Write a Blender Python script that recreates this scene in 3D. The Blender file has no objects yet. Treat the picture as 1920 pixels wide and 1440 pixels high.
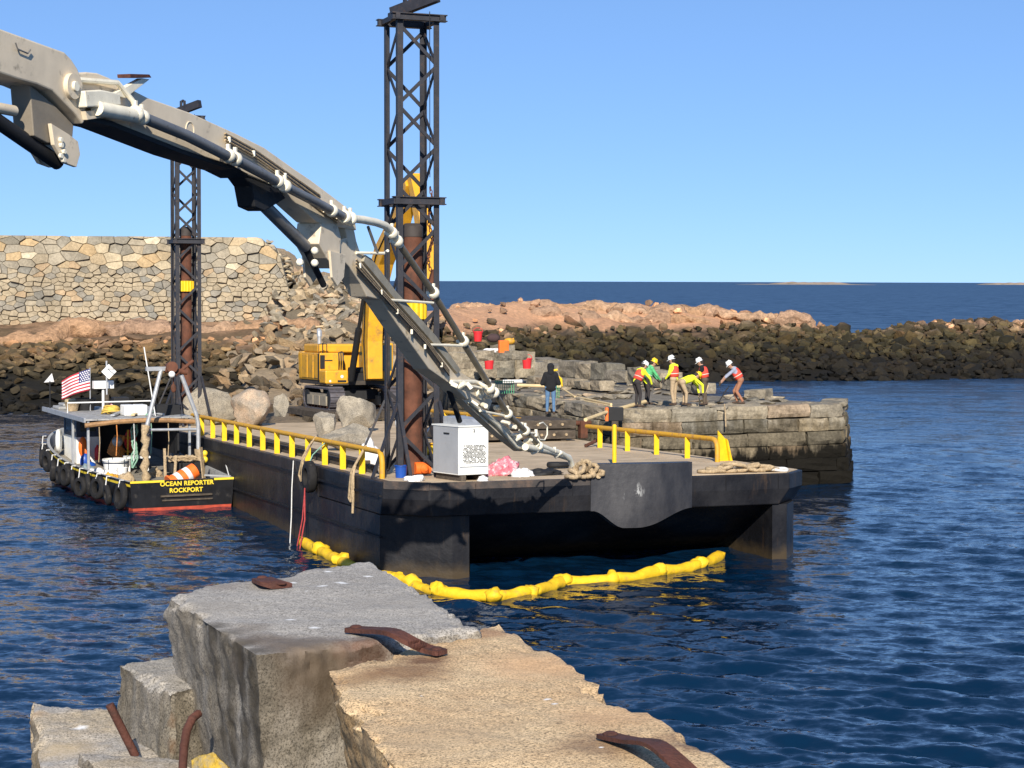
import bpy, bmesh, math, random
import numpy as np
from mathutils import Vector as V, Matrix as Mx, noise as NZ
R = math.radians
random.seed(7)
SC = bpy.context.scene
COL = SC.collection

# ------------------------------------------------------------------ camera
H = 7.6; F = 3600.0
PITCH = math.atan((720 - 526.5) / F); ROLL = R(0.18)
fw = V((0, math.cos(PITCH), -math.sin(PITCH))); r0 = V((1, 0, 0)); u0 = r0.cross(fw)
rt = r0 * math.cos(ROLL) + u0 * math.sin(ROLL); upv = u0 * math.cos(ROLL) - r0 * math.sin(ROLL)
CAM = V((0, 0, H))
cd = bpy.data.cameras.new('camera'); cam = bpy.data.objects.new('camera', cd); COL.objects.link(cam)
cd.sensor_width = 36; cd.lens = F / 1920 * 36; cd.clip_start = 0.1; cd.clip_end = 60000
cam.matrix_world = Mx(((rt.x, upv.x, -fw.x, 0), (rt.y, upv.y, -fw.y, 0), (rt.z, upv.z, -fw.z, H), (0, 0, 0, 1)))
SC.camera = cam

# ------------------------------------------------------------------ sky, sun, exposure
SUN_EL = 29.0; SUN_AZ = 0.5      # degrees; azimuth measured from straight behind the camera, + is to the right
sdir = V((math.sin(R(SUN_AZ)) * math.cos(R(SUN_EL)), -math.cos(R(SUN_AZ)) * math.cos(R(SUN_EL)), math.sin(R(SUN_EL))))
w = bpy.data.worlds.new('World'); SC.world = w; w.use_nodes = True
wn = w.node_tree; bg = wn.nodes['Background']
sky = wn.nodes.new('ShaderNodeTexSky'); sky.sky_type = 'NISHITA'; sky.sun_disc = False
sky.sun_elevation = R(SUN_EL); sky.sun_rotation = math.atan2(sdir.x, sdir.y)
sky.air_density = 0.5; sky.dust_density = 0.0; sky.ozone_density = 8.0; sky.altitude = 500
gm = wn.nodes.new('ShaderNodeGamma'); gm.inputs[1].default_value = 0.5; wn.links.new(sky.outputs[0], gm.inputs[0])      # softer vertical gradient, whole sky alike
tn = wn.nodes.new('ShaderNodeMix'); tn.data_type = 'RGBA'; tn.blend_type = 'MULTIPLY'; tn.inputs[0].default_value = 1; tn.inputs[7].default_value = (1.58, 2.02, 2.60, 1)
wn.links.new(gm.outputs[0], tn.inputs[6]); wn.links.new(tn.outputs[2], bg.inputs[0]); bg.inputs[1].default_value = 0.1
sl = bpy.data.lights.new('sun', 'SUN'); sl.energy = 5.0; sl.angle = R(0.55); sl.color = (1.0, 0.93, 0.82)
so = bpy.data.objects.new('sun', sl); COL.objects.link(so)
so.rotation_euler = sdir.to_track_quat('Z', 'Y').to_euler(); so.location = (0, -30, 40)
vs = SC.view_settings; vs.view_transform = 'Standard'; vs.look = 'None'; vs.exposure = 0.45; vs.gamma = 1.0; vs.use_curve_mapping = False

# ------------------------------------------------------------------ pixel -> direction helpers
def ray(px, py): return fw + rt * ((px - 960) / F) - upv * ((py - 720) / F)
def PY(px, py, y):
    d = ray(px, py); return CAM + d * (y / d.y)
def PZ(px, py, z):
    d = ray(px, py); return CAM + d * ((z - H) / d.z)
def proj(p):
    q = V(p) - CAM; d = q.dot(fw); return (960 + F * q.dot(rt) / d, 720 - F * q.dot(upv) / d)

# ------------------------------------------------------------------ mesh builder
class MB:
    def __init__(s): s.v = []; s.f = []; s.m = []
    def add(s, vs, fs, mi=0, X=None):
        o = len(s.v)
        s.v += [tuple(X @ V(p)) for p in vs] if X else [tuple(p) for p in vs]
        s.f += [tuple(i + o for i in f) for f in fs]; s.m += [mi] * len(fs); return s
    def box(s, a, b, mi=0, X=None):
        (x0, y0, z0), (x1, y1, z1) = a, b
        return s.add([(x0,y0,z0),(x1,y0,z0),(x1,y1,z0),(x0,y1,z0),(x0,y0,z1),(x1,y0,z1),(x1,y1,z1),(x0,y1,z1)],
                     [(0,3,2,1),(4,5,6,7),(0,1,5,4),(1,2,6,5),(2,3,7,6),(3,0,4,7)], mi, X)
    def cbox(s, c, d, mi=0, X=None):
        return s.box(tuple(c[i] - d[i]/2 for i in range(3)), tuple(c[i] + d[i]/2 for i in range(3)), mi, X)
    def beam(s, p0, p1, wd, ht, up=(0,0,1), mi=0):
        p0, p1 = V(p0), V(p1); d = (p1 - p0).normalized(); sd = d.cross(V(up))
        if sd.length < 1e-4: sd = d.cross(V((0,1,0)))
        sd.normalize(); u = sd.cross(d); a = sd * wd/2; b = u * ht/2
        return s.add([p0-a-b,p0+a-b,p0+a+b,p0-a+b,p1-a-b,p1+a-b,p1+a+b,p1-a+b],
                     [(0,1,2,3),(7,6,5,4),(0,4,5,1),(1,5,6,2),(2,6,7,3),(3,7,4,0)], mi)
    def tube(s, pts, r, n=8, mi=0, closed=False):
        pts = [V(p) for p in pts]; k = len(pts); rs = r if isinstance(r, (list, tuple)) else [r] * k
        vs = []; up = None
        for i in range(k):
            a = pts[(i-1) % k] if (closed or i) else pts[0]; b = pts[(i+1) % k] if (closed or i < k-1) else pts[-1]
            d = (b - a).normalized()
            if up is None: up = V((0,0,1)) if abs(d.z) < .9 else V((1,0,0))
            sd = d.cross(up)
            if sd.length < 1e-5: sd = d.cross(V((0,1,0)))
            sd.normalize(); up = sd.cross(d).normalized()
            for j in range(n):
                t = 2*math.pi*j/n; vs.append(pts[i] + (sd*math.cos(t) + up*math.sin(t)) * rs[i])
        fs = []
        for i in range(k if closed else k-1):
            for j in range(n):
                a = i*n+j; b = i*n+(j+1) % n; c = ((i+1) % k)*n+(j+1) % n; e = ((i+1) % k)*n+j; fs.append((a,b,c,e))
        if not closed: fs += [tuple(reversed(range(n))), tuple((k-1)*n+j for j in range(n))]
        return s.add(vs, fs, mi)
    def cyl(s, p0, p1, r, n=12, mi=0): return s.tube([p0, p1], r, n, mi)
    def lathe(s, prof, n=16, mi=0, X=None):
        vs = []; fs = []
        for (r, z) in prof:
            for j in range(n): t = 2*math.pi*j/n; vs.append((r*math.cos(t), r*math.sin(t), z))
        k = len(prof)
        for i in range(k-1):
            for j in range(n): fs.append((i*n+j, i*n+(j+1) % n, (i+1)*n+(j+1) % n, (i+1)*n+j))
        fs += [tuple(reversed(range(n))), tuple((k-1)*n+j for j in range(n))]
        return s.add(vs, fs, mi, X)
    def prism(s, poly, fn, t0, t1, mi=0):
        k = len(poly); vs = [fn(a, b, t0) for a, b in poly] + [fn(a, b, t1) for a, b in poly]
        fs = [tuple(range(k)), tuple(reversed(range(k, 2*k)))] + [(i, i+k, (i+1) % k+k, (i+1) % k) for i in range(k)]
        return s.add(vs, fs, mi)
    def ball(s, c, r, nu=12, nv=8, mi=0):
        r = (r, r, r) if not isinstance(r, (tuple, list)) else r
        prof = [(math.sin(math.pi*i/nv), -math.cos(math.pi*i/nv)) for i in range(nv+1)]
        prof[0] = (.02, -1); prof[-1] = (.02, 1)
        return s.lathe(prof, nu, mi, Mx.Translation(c) @ Mx.Diagonal((*r, 1)))
    def torus(s, c, Rr, r, axis=(0,0,1), n=20, k=8, mi=0):
        q = V((0,0,1)).rotation_difference(V(axis)).to_matrix()
        return s.tube([V(c) + q @ V((Rr*math.cos(2*math.pi*i/n), Rr*math.sin(2*math.pi*i/n), 0)) for i in range(n)], r, k, mi, True)
    def mesh(s, name, mats, smooth=None):
        me = bpy.data.meshes.new(name); me.from_pydata(s.v, [], s.f)
        for m in (mats if isinstance(mats, (list, tuple)) else [mats]): me.materials.append(m)
        if any(s.m): me.polygons.foreach_set('material_index', s.m)
        bm = bmesh.new(); bm.from_mesh(me); bmesh.ops.recalc_face_normals(bm, faces=bm.faces); bm.to_mesh(me); bm.free()
        if smooth:
            me.polygons.foreach_set('use_smooth', [True]*len(me.polygons)); me.set_sharp_from_angle(angle=R(smooth))
        me.update(); return me
    def build(s, name, mats, parent=None, smooth=None, bevel=0, world=False):
        if world and parent is not None:
            inv = MW[parent.name].inverted(); s.v = [tuple(inv @ V(p)) for p in s.v]
        return obj(name, s.mesh(name, mats, smooth), parent, bevel)

MW = {}
def obj(name, me, parent=None, bevel=0, M=None):
    o = bpy.data.objects.new(name, me); COL.objects.link(o); o.parent = parent
    if M is not None: o.matrix_basis = M
    if bevel:
        b = o.modifiers.new('bevel', 'BEVEL'); b.width = bevel; b.segments = 2; b.limit_method = 'ANGLE'; b.angle_limit = R(35)
    return o
def tag(o, label, cat, group=None):
    o['label'] = label; o['category'] = cat
    if group: o['group'] = group
    return o
def structure(o): o['kind'] = 'structure'; return o
def stuff(o): o['kind'] = 'stuff'; return o
def thing(name, label, cat, loc=(0,0,0), M=None, group=None):
    o = bpy.data.objects.new(name, None); COL.objects.link(o); o.empty_display_size = .3
    M = M if M is not None else Mx.Translation(V(loc)); o.matrix_basis = M; MW[o.name] = M.copy()
    return tag(o, label, cat, group)
def dup(root, M, label=None):
    def cp(o, par):
        c = o.copy(); COL.objects.link(c); c.parent = par
        for ch in [x for x in bpy.data.objects if x.parent == o]: cp(ch, c)
        return c
    r = cp(root, None); r.matrix_basis = M; MW[r.name] = M.copy()
    if label: r['label'] = label
    return r

# ------------------------------------------------------------------ materials
class NT:
    def __init__(s, name):
        s.m = bpy.data.materials.new(name); s.m.use_nodes = True; s.t = s.m.node_tree; s.b = s.t.nodes['Principled BSDF']
        s.pos = s.n('ShaderNodeNewGeometry').outputs['Position']
    def n(s, ty, **k):
        x = s.t.nodes.new(ty)
        for a, b in k.items(): setattr(x, a, b)
        return x
    def l(s, a, b): s.t.links.new(a, b)
    def noise(s, scale, detail=4, rough=.55, vec=None, stretch=None, out=0, dist=0):
        x = s.n('ShaderNodeTexNoise'); x.inputs['Scale'].default_value = scale; x.inputs['Detail'].default_value = detail
        x.inputs['Roughness'].default_value = rough; x.inputs['Distortion'].default_value = dist
        v = vec or s.pos
        if stretch:
            mp = s.n('ShaderNodeVectorMath', operation='MULTIPLY'); s.l(v, mp.inputs[0]); mp.inputs[1].default_value = stretch; v = mp.outputs[0]
        s.l(v, x.inputs['Vector']); return x.outputs[out]
    def ramp(s, src, stops, interp='LINEAR'):
        x = s.n('ShaderNodeValToRGB'); e = x.color_ramp; e.interpolation = interp
        while len(e.elements) < len(stops): e.elements.new(.5)
        for el, (p, c) in zip(e.elements, stops):
            el.position = p; el.color = (*c, 1) if isinstance(c, (tuple, list)) else (c, c, c, 1)
        s.l(src, x.inputs[0]); return x.outputs[0]
    def mix(s, a, b, fac, mode='MIX'):
        x = s.n('ShaderNodeMix', data_type='RGBA', blend_type=mode)
        for v, i in ((fac, 0), (a, 6), (b, 7)):
            if isinstance(v, (int, float)): x.inputs[i].default_value = v if i == 0 else (v, v, v, 1)
            elif isinstance(v, (tuple, list)): x.inputs[i].default_value = (*v, 1)
            else: s.l(v, x.inputs[i])
        return x.outputs[2]
    def math(s, op, a, b=None, clamp=False):
        x = s.n('ShaderNodeMath', operation=op, use_clamp=clamp)
        for i, v in enumerate((a, b)):
            if v is None: continue
            if isinstance(v, (int, float)): x.inputs[i].default_value = v
            else: s.l(v, x.inputs[i])
        return x.outputs[0]
    def z(s):
        x = s.n('ShaderNodeSeparateXYZ'); s.l(s.pos, x.inputs[0]); return x.outputs[2]
    def dist(s, p, vec=None):
        x = s.n('ShaderNodeVectorMath', operation='DISTANCE'); s.l(vec or s.pos, x.inputs[0]); x.inputs[1].default_value = p; return x.outputs['Value']
    def bump(s, h, strength=.3, d=.05, prev=None):
        x = s.n('ShaderNodeBump'); x.inputs['Strength'].default_value = strength; x.inputs['Distance'].default_value = d
        s.l(h, x.inputs['Height'])
        if prev: s.l(prev, x.inputs['Normal'])
        return x.outputs[0]
    def out(s, col=None, rough=.6, metal=0, normal=None, spec=.4):
        b = s.b
        if col is not None:
            if isinstance(col, (tuple, list)): b.inputs['Base Color'].default_value = (*col, 1)
            else: s.l(col, b.inputs['Base Color'])
        if isinstance(rough, (int, float)): b.inputs['Roughness'].default_value = rough
        else: s.l(rough, b.inputs['Roughness'])
        b.inputs['Metallic'].default_value = metal; b.inputs['Specular IOR Level'].default_value = spec
        if normal: s.l(normal, b.inputs['Normal'])
        return s.m

def paint(name, col, rough=.5, var=.18, vs=2.0, dirt=None, damt=.0, dscale=3, bump=.15, bs=30, metal=0, spec=.4, dstretch=None):
    t = NT(name)
    c = t.mix(col, t.ramp(t.noise(vs, 5, .6), [(.3, 1-var), (.7, 1+var*.6)]), 1.0, 'MULTIPLY')
    if dirt:
        f = t.ramp(t.noise(dscale, 6, .65, stretch=dstretch), [(max(0., .62-damt), 0.0), (min(1., .78-damt*.6), 1.0)])
        c = t.mix(c, dirt, f)
    nm = t.bump(t.noise(bs, 4, .6), bump, .02) if bump else None
    return t.out(c, rough, metal, nm, spec)

def granite(name, ca, cb, scale=1., speck=.5, spots=(), bump=.5, big=1.2, upright_dark=0.):
    t = NT(name)
    c = t.mix(ca, cb, t.ramp(t.noise(big, 5, .6), [(.35, 0.), (.65, 1.)]))
    sp = t.noise(75*scale, 2, .85)
    c = t.mix(c, t.ramp(sp, [(.36, 1-speck), (.48, 1.), (.62, 1+speck*.55)]), 1., 'MULTIPLY')
    c = t.mix(c, t.ramp(t.noise(16*scale, 4, .7), [(.3, 1-speck*.35), (.7, 1+speck*.2)]), 1., 'MULTIPLY')
    for (p, rad, col, amt) in spots:
        wv = t.n('ShaderNodeVectorMath', operation='ADD'); t.l(t.pos, wv.inputs[0])
        nz = t.n('ShaderNodeVectorMath', operation='SCALE'); t.l(t.noise(5./max(rad, .05)*.3, 4, .6, out=1), nz.inputs[0]); nz.inputs['Scale'].default_value = rad*1.1
        t.l(nz.outputs[0], wv.inputs[1])
        q = V(p) + V((.5, .5, .5))*rad*1.1
        d = t.dist(tuple(q), wv.outputs[0])
        f = t.ramp(t.math('DIVIDE', d, rad), [(.35, amt), (1., 0.)])
        c = t.mix(c, col, f)
    if upright_dark:      # darkens the upright faces, more strongly in vertical streaks
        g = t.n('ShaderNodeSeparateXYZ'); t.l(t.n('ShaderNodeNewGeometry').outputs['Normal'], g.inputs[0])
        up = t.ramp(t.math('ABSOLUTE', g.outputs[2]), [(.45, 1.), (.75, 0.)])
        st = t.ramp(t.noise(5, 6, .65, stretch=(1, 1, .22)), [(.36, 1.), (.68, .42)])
        c = t.mix(c, (.30,.265,.20), t.math('MULTIPLY', t.math('MULTIPLY', up, st), upright_dark), 'MULTIPLY')
    nm = t.bump(sp, bump*.6, .008)
    nm = t.bump(t.noise(14*scale, 6, .7), bump*.5, .02, nm)
    return t.out(c, .85, 0, nm, .25)

def rnd_stone(name, cols, speck=.3, sc=8., bump=.5, bd=.06):
    t = NT(name)
    oi = t.n('ShaderNodeObjectInfo').outputs['Random']
    k = len(cols); c = t.ramp(oi, [(i/k, cc) for i, cc in enumerate(cols)], 'CONSTANT')
    c = t.mix(c, t.ramp(t.noise(sc*.25, 5, .65), [(.3, .72), (.7, 1.2)]), 1., 'MULTIPLY')
    c = t.mix(c, t.ramp(t.noise(sc*2, 4, .7), [(.3, 1-speck), (.7, 1+speck*.6)]), 1., 'MULTIPLY')
    return t.out(c, .9, 0, t.bump(t.noise(sc, 6, .7), bump, bd), .2)

# ================================================================== MATERIALS
STEEL = paint('black_steel', (.0105,.0105,.013), .6, .5, 1.1, (.036,.030,.027), .05, 1.6, .2, 18, 0, .22, (1,1,.45))
STEELT = paint('tower_steel', (.026,.026,.032), .55, .35, 3, (.07,.04,.025), .06, 6, .2, 30, 0, .4)
RUST = paint('rusty_steel', (.13,.05,.028), .8, .45, 2.2, (.05,.028,.02), .12, 3.5, .35, 25, 0, .3, (1,1,.5))
RUSTD = paint('dark_rust_iron', (.10,.038,.026), .8, .35, 8, (.05,.026,.02), .1, 14, .5, 60, 0, .3)
YEL = paint('yellow_paint', (.80,.50,.012), .5, .15, 4, (.35,.19,.05), .02, 7, .12, 40)
YELB = paint('boom_yellow_fabric', (.82,.50,.012), .65, .22, 4, (.42,.26,.04), .09, 4, .8, 9)
CATY = paint('machine_yellow', (.68,.34,.02), .45, .14, 2.5, (.30,.17,.05), .08, 3, .08, 30)
DECK = paint('dusty_deck', (.52,.40,.265), .9, .25, .9, (.28,.205,.13), .06, 1.3, .5, 22, 0, .15)
BEIGE = paint('pump_beige', (.70,.585,.42), .5, .16, 1.6, (.22,.18,.12), .04, 4, .08, 30, 0, .45)
CREAM = paint('cream_clamp_paint', (.84,.77,.60), .5, .15, 6, (.42,.34,.22), .05, 12, .1, 40)
PIPEG = paint('pipe_grey', (.21,.20,.185), .4, .25, 3, (.07,.06,.05), .06, 6, .1, 30, .3, .5)
DKH = paint('dark_hose', (.025,.024,.022), .5, .3, 5, None)
RUBBER = paint('tyre_rubber', (.017,.016,.016), .8, .3, 5, (.06,.055,.05), .05, 6, .3, 40, 0, .25)
TIMBER = paint('weathered_timber', (.085,.068,.052), .9, .4, 3, (.15,.12,.09), .1, 4, .6, 14, 0, .15, (.5,2,4))
WHITE = paint('white_paint', (.78,.77,.73), .5, .1, 3, (.5,.44,.36), .0, 5, .08, 30)
WHITEG = paint('cabinet_white', (.74,.73,.68), .5, .08, 2, (.42,.36,.28), .0, 3, .06, 30)
NAVY = paint('navy_paint', (.035,.05,.085), .5, .25, 4, None)
HULLB = paint('hull_black', (.012,.012,.014), .35, .4, 3, (.05,.045,.04), .03, 4, .1, 20, 0, .5)
HULLR = paint('hull_red', (.42,.06,.03), .6, .3, 4, (.22,.05,.03), .08, 6)
YSTR = paint('stripe_yellow', (.82,.60,.04), .5, .1, 6, None)
BOATDK = paint('boat_deck_grey', (.26,.235,.19), .85, .3, 4, (.13,.11,.09), .1, 6)
BOATG = paint('bulwark_grey', (.34,.34,.33), .7, .25, 5, (.2,.18,.15), .06, 7)
ALU = paint('galvanised_grey', (.42,.43,.44), .45, .2, 5, (.25,.22,.2), .03, 8, .1, 30, .35)
BROWNW = paint('varnished_beam', (.36,.20,.085), .6, .35, 4, (.16,.09,.05), .1, 6)
ORANGE = paint('orange_plastic', (.86,.16,.02), .5, .12, 6, None)
ROPE = paint('manila_rope', (.44,.33,.20), .95, .35, 14, (.22,.16,.1), .1, 20, .7, 70, 0, .1)
ROPEO = paint('orange_rope', (.66,.25,.07), .9, .3, 14, None, bump=.6, bs=70)
ROPEG = paint('green_rope', (.22,.38,.28), .9, .3, 14, None)
ROPER = paint('red_rope', (.38,.05,.05), .9, .3, 14, None)
ROPEW = paint('white_rope', (.62,.61,.58), .9, .2, 14, None)
BLUE = paint('blue_plastic', (.012,.07,.34), .4, .1, 6, None)
REDP = paint('red_plastic', (.70,.03,.035), .45, .12, 6, None)
GREENP = paint('green_plastic', (.06,.30,.13), .6, .15, 6, None)
CLOTHW = paint('white_cloth', (.72,.70,.68), .95, .15, 5, (.45,.4,.38), .05, 8, .5, 20)
CLOTHP = paint('pink_sack', (.62,.16,.20), .95, .3, 6, (.75,.7,.68), .15, 7, .5, 20)
BLK = paint('matt_black', (.012,.012,.013), .7, .2, 6, None)
PIPEY = paint('pale_pipe', (.62,.47,.25), .7, .2, 4, None)
GLASS = paint('dark_window_glass', (.02,.025,.03), .1, .1, 3, None, bump=0, spec=.8)
TEAL = paint('cab_tinted_glass', (.03,.07,.07), .15, .2, 3, None, bump=0, spec=.7)
FLAGR = paint('flag_red', (.45,.03,.05), .9, .1, 6, None); FLAGW = paint('flag_white', (.78,.76,.74), .9, .1, 6, None); FLAGB = paint('flag_blue', (.03,.035,.16), .9, .1, 6, None)
LICHEN = paint('yellow_lichen_rock', (.55,.36,.05), .95, .5, 14, (.26,.23,.17), .24, 22, .9, 50, 0, .1)

def hull_steel():
    t = NT('hull_plate_steel')
    c = t.mix((.0075,.0075,.0095), (.030,.029,.031), t.ramp(t.noise(.9, 6, .65, stretch=(1, 1, .6)), [(.42, 0.), (.8, 1.)]))
    c = t.mix(c, (.085,.052,.028), t.math('MULTIPLY', t.ramp(t.noise(2.2, 6, .7, stretch=(1.6, 1.6, .22)), [(.57, 0.), (.72, .8)]), t.ramp(t.noise(.35, 3), [(.4, 0.), (.6, 1.)])))
    zz = t.math('ADD', t.z(), t.math('MULTIPLY', t.math('SUBTRACT', t.noise(2.5, 5, .65), .5), .5))
    c = t.mix(c, (.060,.042,.022), t.ramp(zz, [(.12, .85), (.42, 0.)]))
    return t.out(c, .48, 0, t.bump(t.noise(2.2, 6, .6), .3, .10), .26)
HSTEEL = hull_steel()
# ================================================================== WATER
def make_water():
    rng = np.random.default_rng(5)
    rows = 620
    inv = np.linspace(1/21., 1/420., rows); d = np.concatenate([[2, 6, 12, 17], 1/inv, [520, 700, 1000, 1600, 2600, 4500, 8000, 15000, 30000]])
    ai = np.linspace(-16.6, 16.6, 760); ao = np.array([18, 20, 23, 27, 33, 42, 55, 75, 100, 130, 160])
    ang = np.radians(np.concatenate([-ao[::-1], ai, ao]))
    D, A = np.meshgrid(d, ang, indexing='ij'); X = D*np.sin(A); Y = D*np.cos(A)
    sp = np.maximum(np.gradient(d)[:, None]*np.ones_like(X), 0.02)
    sp = np.maximum(sp, np.abs(np.gradient(ang))[None, :]*D)
    Z = np.zeros_like(X)
    for k in range(64):
        lam = 0.30*math.exp(rng.uniform(0, 1)*math.log(8.5)); th = rng.normal(math.radians(68), .42) + (math.pi if rng.random() < .12 else 0)
        s = .052*(.75 + .5*rng.random())*(1 if lam < 1.5 else .6); a = s*lam/(2*math.pi)
        kx, ky = 2*math.pi/lam*math.cos(th), 2*math.pi/lam*math.sin(th)
        att = np.clip((lam/sp - 2.2)/2.0, 0, 1)
        ph = kx*X + ky*Y + rng.uniform(0, 6.28)
        Z += a*att*(np.sin(ph) + .22*np.cos(2*ph))
    calm = 1 - .45*np.clip((-X - 4)/9, 0, 1)*np.clip((105 - Y)/20, 0, 1)     # sheltered basin round the boat
    gust = .8 + .35*np.sin(X*.11 + 1.3)*np.sin(Y*.07 + .4) + .12*np.sin(X*.31 + Y*.19)
    Z *= calm*gust*.86
    n0, n1 = X.shape; me = bpy.data.meshes.new('water')
    co = np.stack([X, Y, Z], -1).reshape(-1, 3)
    i = np.arange((n0-1)*(n1-1)); r_, c_ = i//(n1-1), i % (n1-1); a = r_*n1 + c_
    q = np.stack([a, a+1, a+n1+1, a+n1], -1)
    me.vertices.add(len(co)); me.vertices.foreach_set('co', co.ravel())
    me.loops.add(q.size); me.loops.foreach_set('vertex_index', q[:, ::-1].ravel())
    me.polygons.add(len(q)); me.polygons.foreach_set('loop_start', np.arange(len(q))*4); me.polygons.foreach_set('loop_total', np.full(len(q), 4))
    me.polygons.foreach_set('use_smooth', np.ones(len(q), bool)); me.update(); me.validate()
    t = NT('sea_water')
    g = t.n('ShaderNodeNewGeometry').outputs['Normal']
    def jig(scale, k, det):
        x = t.noise(scale, det, .6, stretch=(.55, 1., 1.), out=1, dist=.3)
        y = t.n('ShaderNodeVectorMath', operation='SUBTRACT'); t.l(x, y.inputs[0]); y.inputs[1].default_value = (.5, .5, .5)
        q = t.n('ShaderNodeVectorMath', operation='MULTIPLY'); t.l(y.outputs[0], q.inputs[0]); q.inputs[1].default_value = (k*.7, k, 0); return q.outputs[0]
    def vadd(a, b):
        x = t.n('ShaderNodeVectorMath', operation='ADD'); t.l(a, x.inputs[0]); t.l(b, x.inputs[1]); return x.outputs[0]
    # wind ripples: slopes straight from noise, so that they do not average out towards the horizon
    far = t.ramp(t.math('DIVIDE', t.dist((0, 0, 7.6)), 240.), [(.15, .0), (.8, 1.)])
    fs = t.n('ShaderNodeVectorMath', operation='SCALE'); t.l(jig(.42, 1.6, 5), fs.inputs[0]); t.l(far, fs.inputs['Scale'])
    nm0 = vadd(vadd(vadd(g, jig(1.5, .50, 5)), vadd(jig(5.5, .60, 4), jig(15., .30, 3))), fs.outputs[0])
    nn = t.n('ShaderNodeVectorMath', operation='NORMALIZE'); t.l(nm0, nn.inputs[0]); nm = nn.outputs[0]
    c = t.mix((.0010,.013,.036), (.0020,.017,.045), t.ramp(t.noise(.05, 3), [(.35, 0.), (.65, 1.)]))
    m = t.out(c, t.ramp(t.math('DIVIDE', t.dist((0, 0, 7.6)), 400.), [(.10, .07), (.22, .12), (.45, .28), (1., .34)]), 0, nm, .5); t.b.inputs['IOR'].default_value = 1.333
    me.materials.append(m)
    structure(obj('water', me))
make_water()

# ================================================================== ROCKS, SHORE, BREAKWATER
def tidal(name, stops, speck=.3, jit=1.3):
    t = NT(name); z = t.z()
    at = t.n('ShaderNodeAttribute', attribute_name='rnd').outputs['Fac']
    r = t.math('FRACT', t.math('ADD', at, t.n('ShaderNodeObjectInfo').outputs['Random']))
    zz = t.math('ADD', z, t.math('MULTIPLY', t.math('SUBTRACT', r, .5), jit))
    zz = t.math('ADD', zz, t.math('MULTIPLY', t.math('SUBTRACT', t.noise(.35, 5, .6), .5), 2.6))
    c = t.ramp(t.math('DIVIDE', zz, 10.), stops)
    c = t.mix(c, t.ramp(t.math('FRACT', t.math('MULTIPLY', r, 7.31)), [(0, (.40,.42,.42)), (.35, (.92,.92,.88)), (.6, (1.2,1.0,.75)), (.82, (1.15,1.15,1.1)), (.93, (1.5,1.42,1.2)), (1., (1.9,1.75,1.45))]), 1., 'MULTIPLY')
    c = t.mix(c, t.ramp(t.noise(3, 6, .7), [(.3, 1-speck), (.7, 1+speck)]), 1., 'MULTIPLY')
    return t.out(c, .9, 0, t.bump(t.noise(3.5, 8, .7), .7, .25), .25)
TIDAL = tidal('tidal_rock', [(0, (.010,.009,.007)), (.14, (.016,.013,.009)), (.22, (.036,.030,.015)), (.30, (.062,.050,.025)), (.37, (.080,.060,.036)), (.42, (.20,.14,.09)), (.46, (.46,.27,.17)), (.8, (.52,.33,.21))])
TIDALL = tidal('shore_rock', [(0, (.010,.009,.007)), (.12, (.020,.017,.012)), (.20, (.060,.048,.028)), (.30, (.17,.12,.065)), (.37, (.19,.12,.07)), (.43, (.50,.30,.18)), (.8, (.52,.36,.23))])
RUBBLE = tidal('loose_rubble', [(0, (.06,.045,.03)), (.1, (.16,.12,.08)), (.2, (.26,.2,.14)), (.5, (.32,.25,.17)), (.8, (.36,.29,.2))], .25, 3.)

def hull_rock(seed, n=15, sq=(1,1,1), rough=.22):
    rg = random.Random(seed); bm = bmesh.new()
    for i in range(n):
        p = V((rg.gauss(0,1), rg.gauss(0,1), rg.gauss(0,1))).normalized() * (1 - rg.random()*rough)
        bm.verts.new((p.x*sq[0], p.y*sq[1], p.z*sq[2]))
    bmesh.ops.convex_hull(bm, input=bm.verts)
    bmesh.ops.delete(bm, geom=[v for v in bm.verts if not v.link_faces], context='VERTS')
    bmesh.ops.recalc_face_normals(bm, faces=bm.faces)
    me = bpy.data.meshes.new('rock'); bm.to_mesh(me); bm.free(); return me
def protos(n, mat, sq=lambda r: (1,1,1), pts=15, s0=0):
    L = []
    for i in range(n):
        me = hull_rock(i + s0, pts, sq(random.Random(i + s0))); me.materials.append(mat); L.append(me)
    return L
SQ = lambda r: (1, r.uniform(.7, 1), r.uniform(.5, .85))

def lerp(tab, x):
    if x <= tab[0][0]: return tab[0][1:]
    for a, b in zip(tab, tab[1:]):
        if x <= b[0]:
            k = (x - a[0])/(b[0] - a[0]); k = k*k*(3-2*k); return tuple(p + (q-p)*k for p, q in zip(a[1:], b[1:]))
    return tab[-1][1:]
# x: waterline y, crest y, crest z
PROF = [(-70,106,130,4.7),(-24,108,131,4.75),(-16,109,131,4.9),(-9,112,138,5.2),(-3,124,156,5.7),(4,142,165,5.9),(14,146,168,5.6),(24,147.5,170,4.35),(31,149,171,3.2),(37.5,152,173,3.9),(46,155.5,175,4.0),(90,172,196,4.3)]
def shore_h(x, y):
    yw, yc, zc = lerp(PROF, x)
    if y < yw: h = -(yw - y)*.35
    elif y < yc:
        k = (y - yw)/(yc - yw)
        h = zc*(.72*min(1, k/.62) + .28*max(0, (k-.62)/.38)) if x < -9 else zc*(k**.85)
    else: h = zc - max(0, y - yc - (14 if x < -6 else 5))*.3
    n = NZ.fractal(V((x*.16, y*.16, 3)), .9, 2.1, 5)*.75 + NZ.noise(V((x*.5, y*.5, 9)))*.22
    return max(-3, h + n*(.55 if h > -1 else .2))
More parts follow.
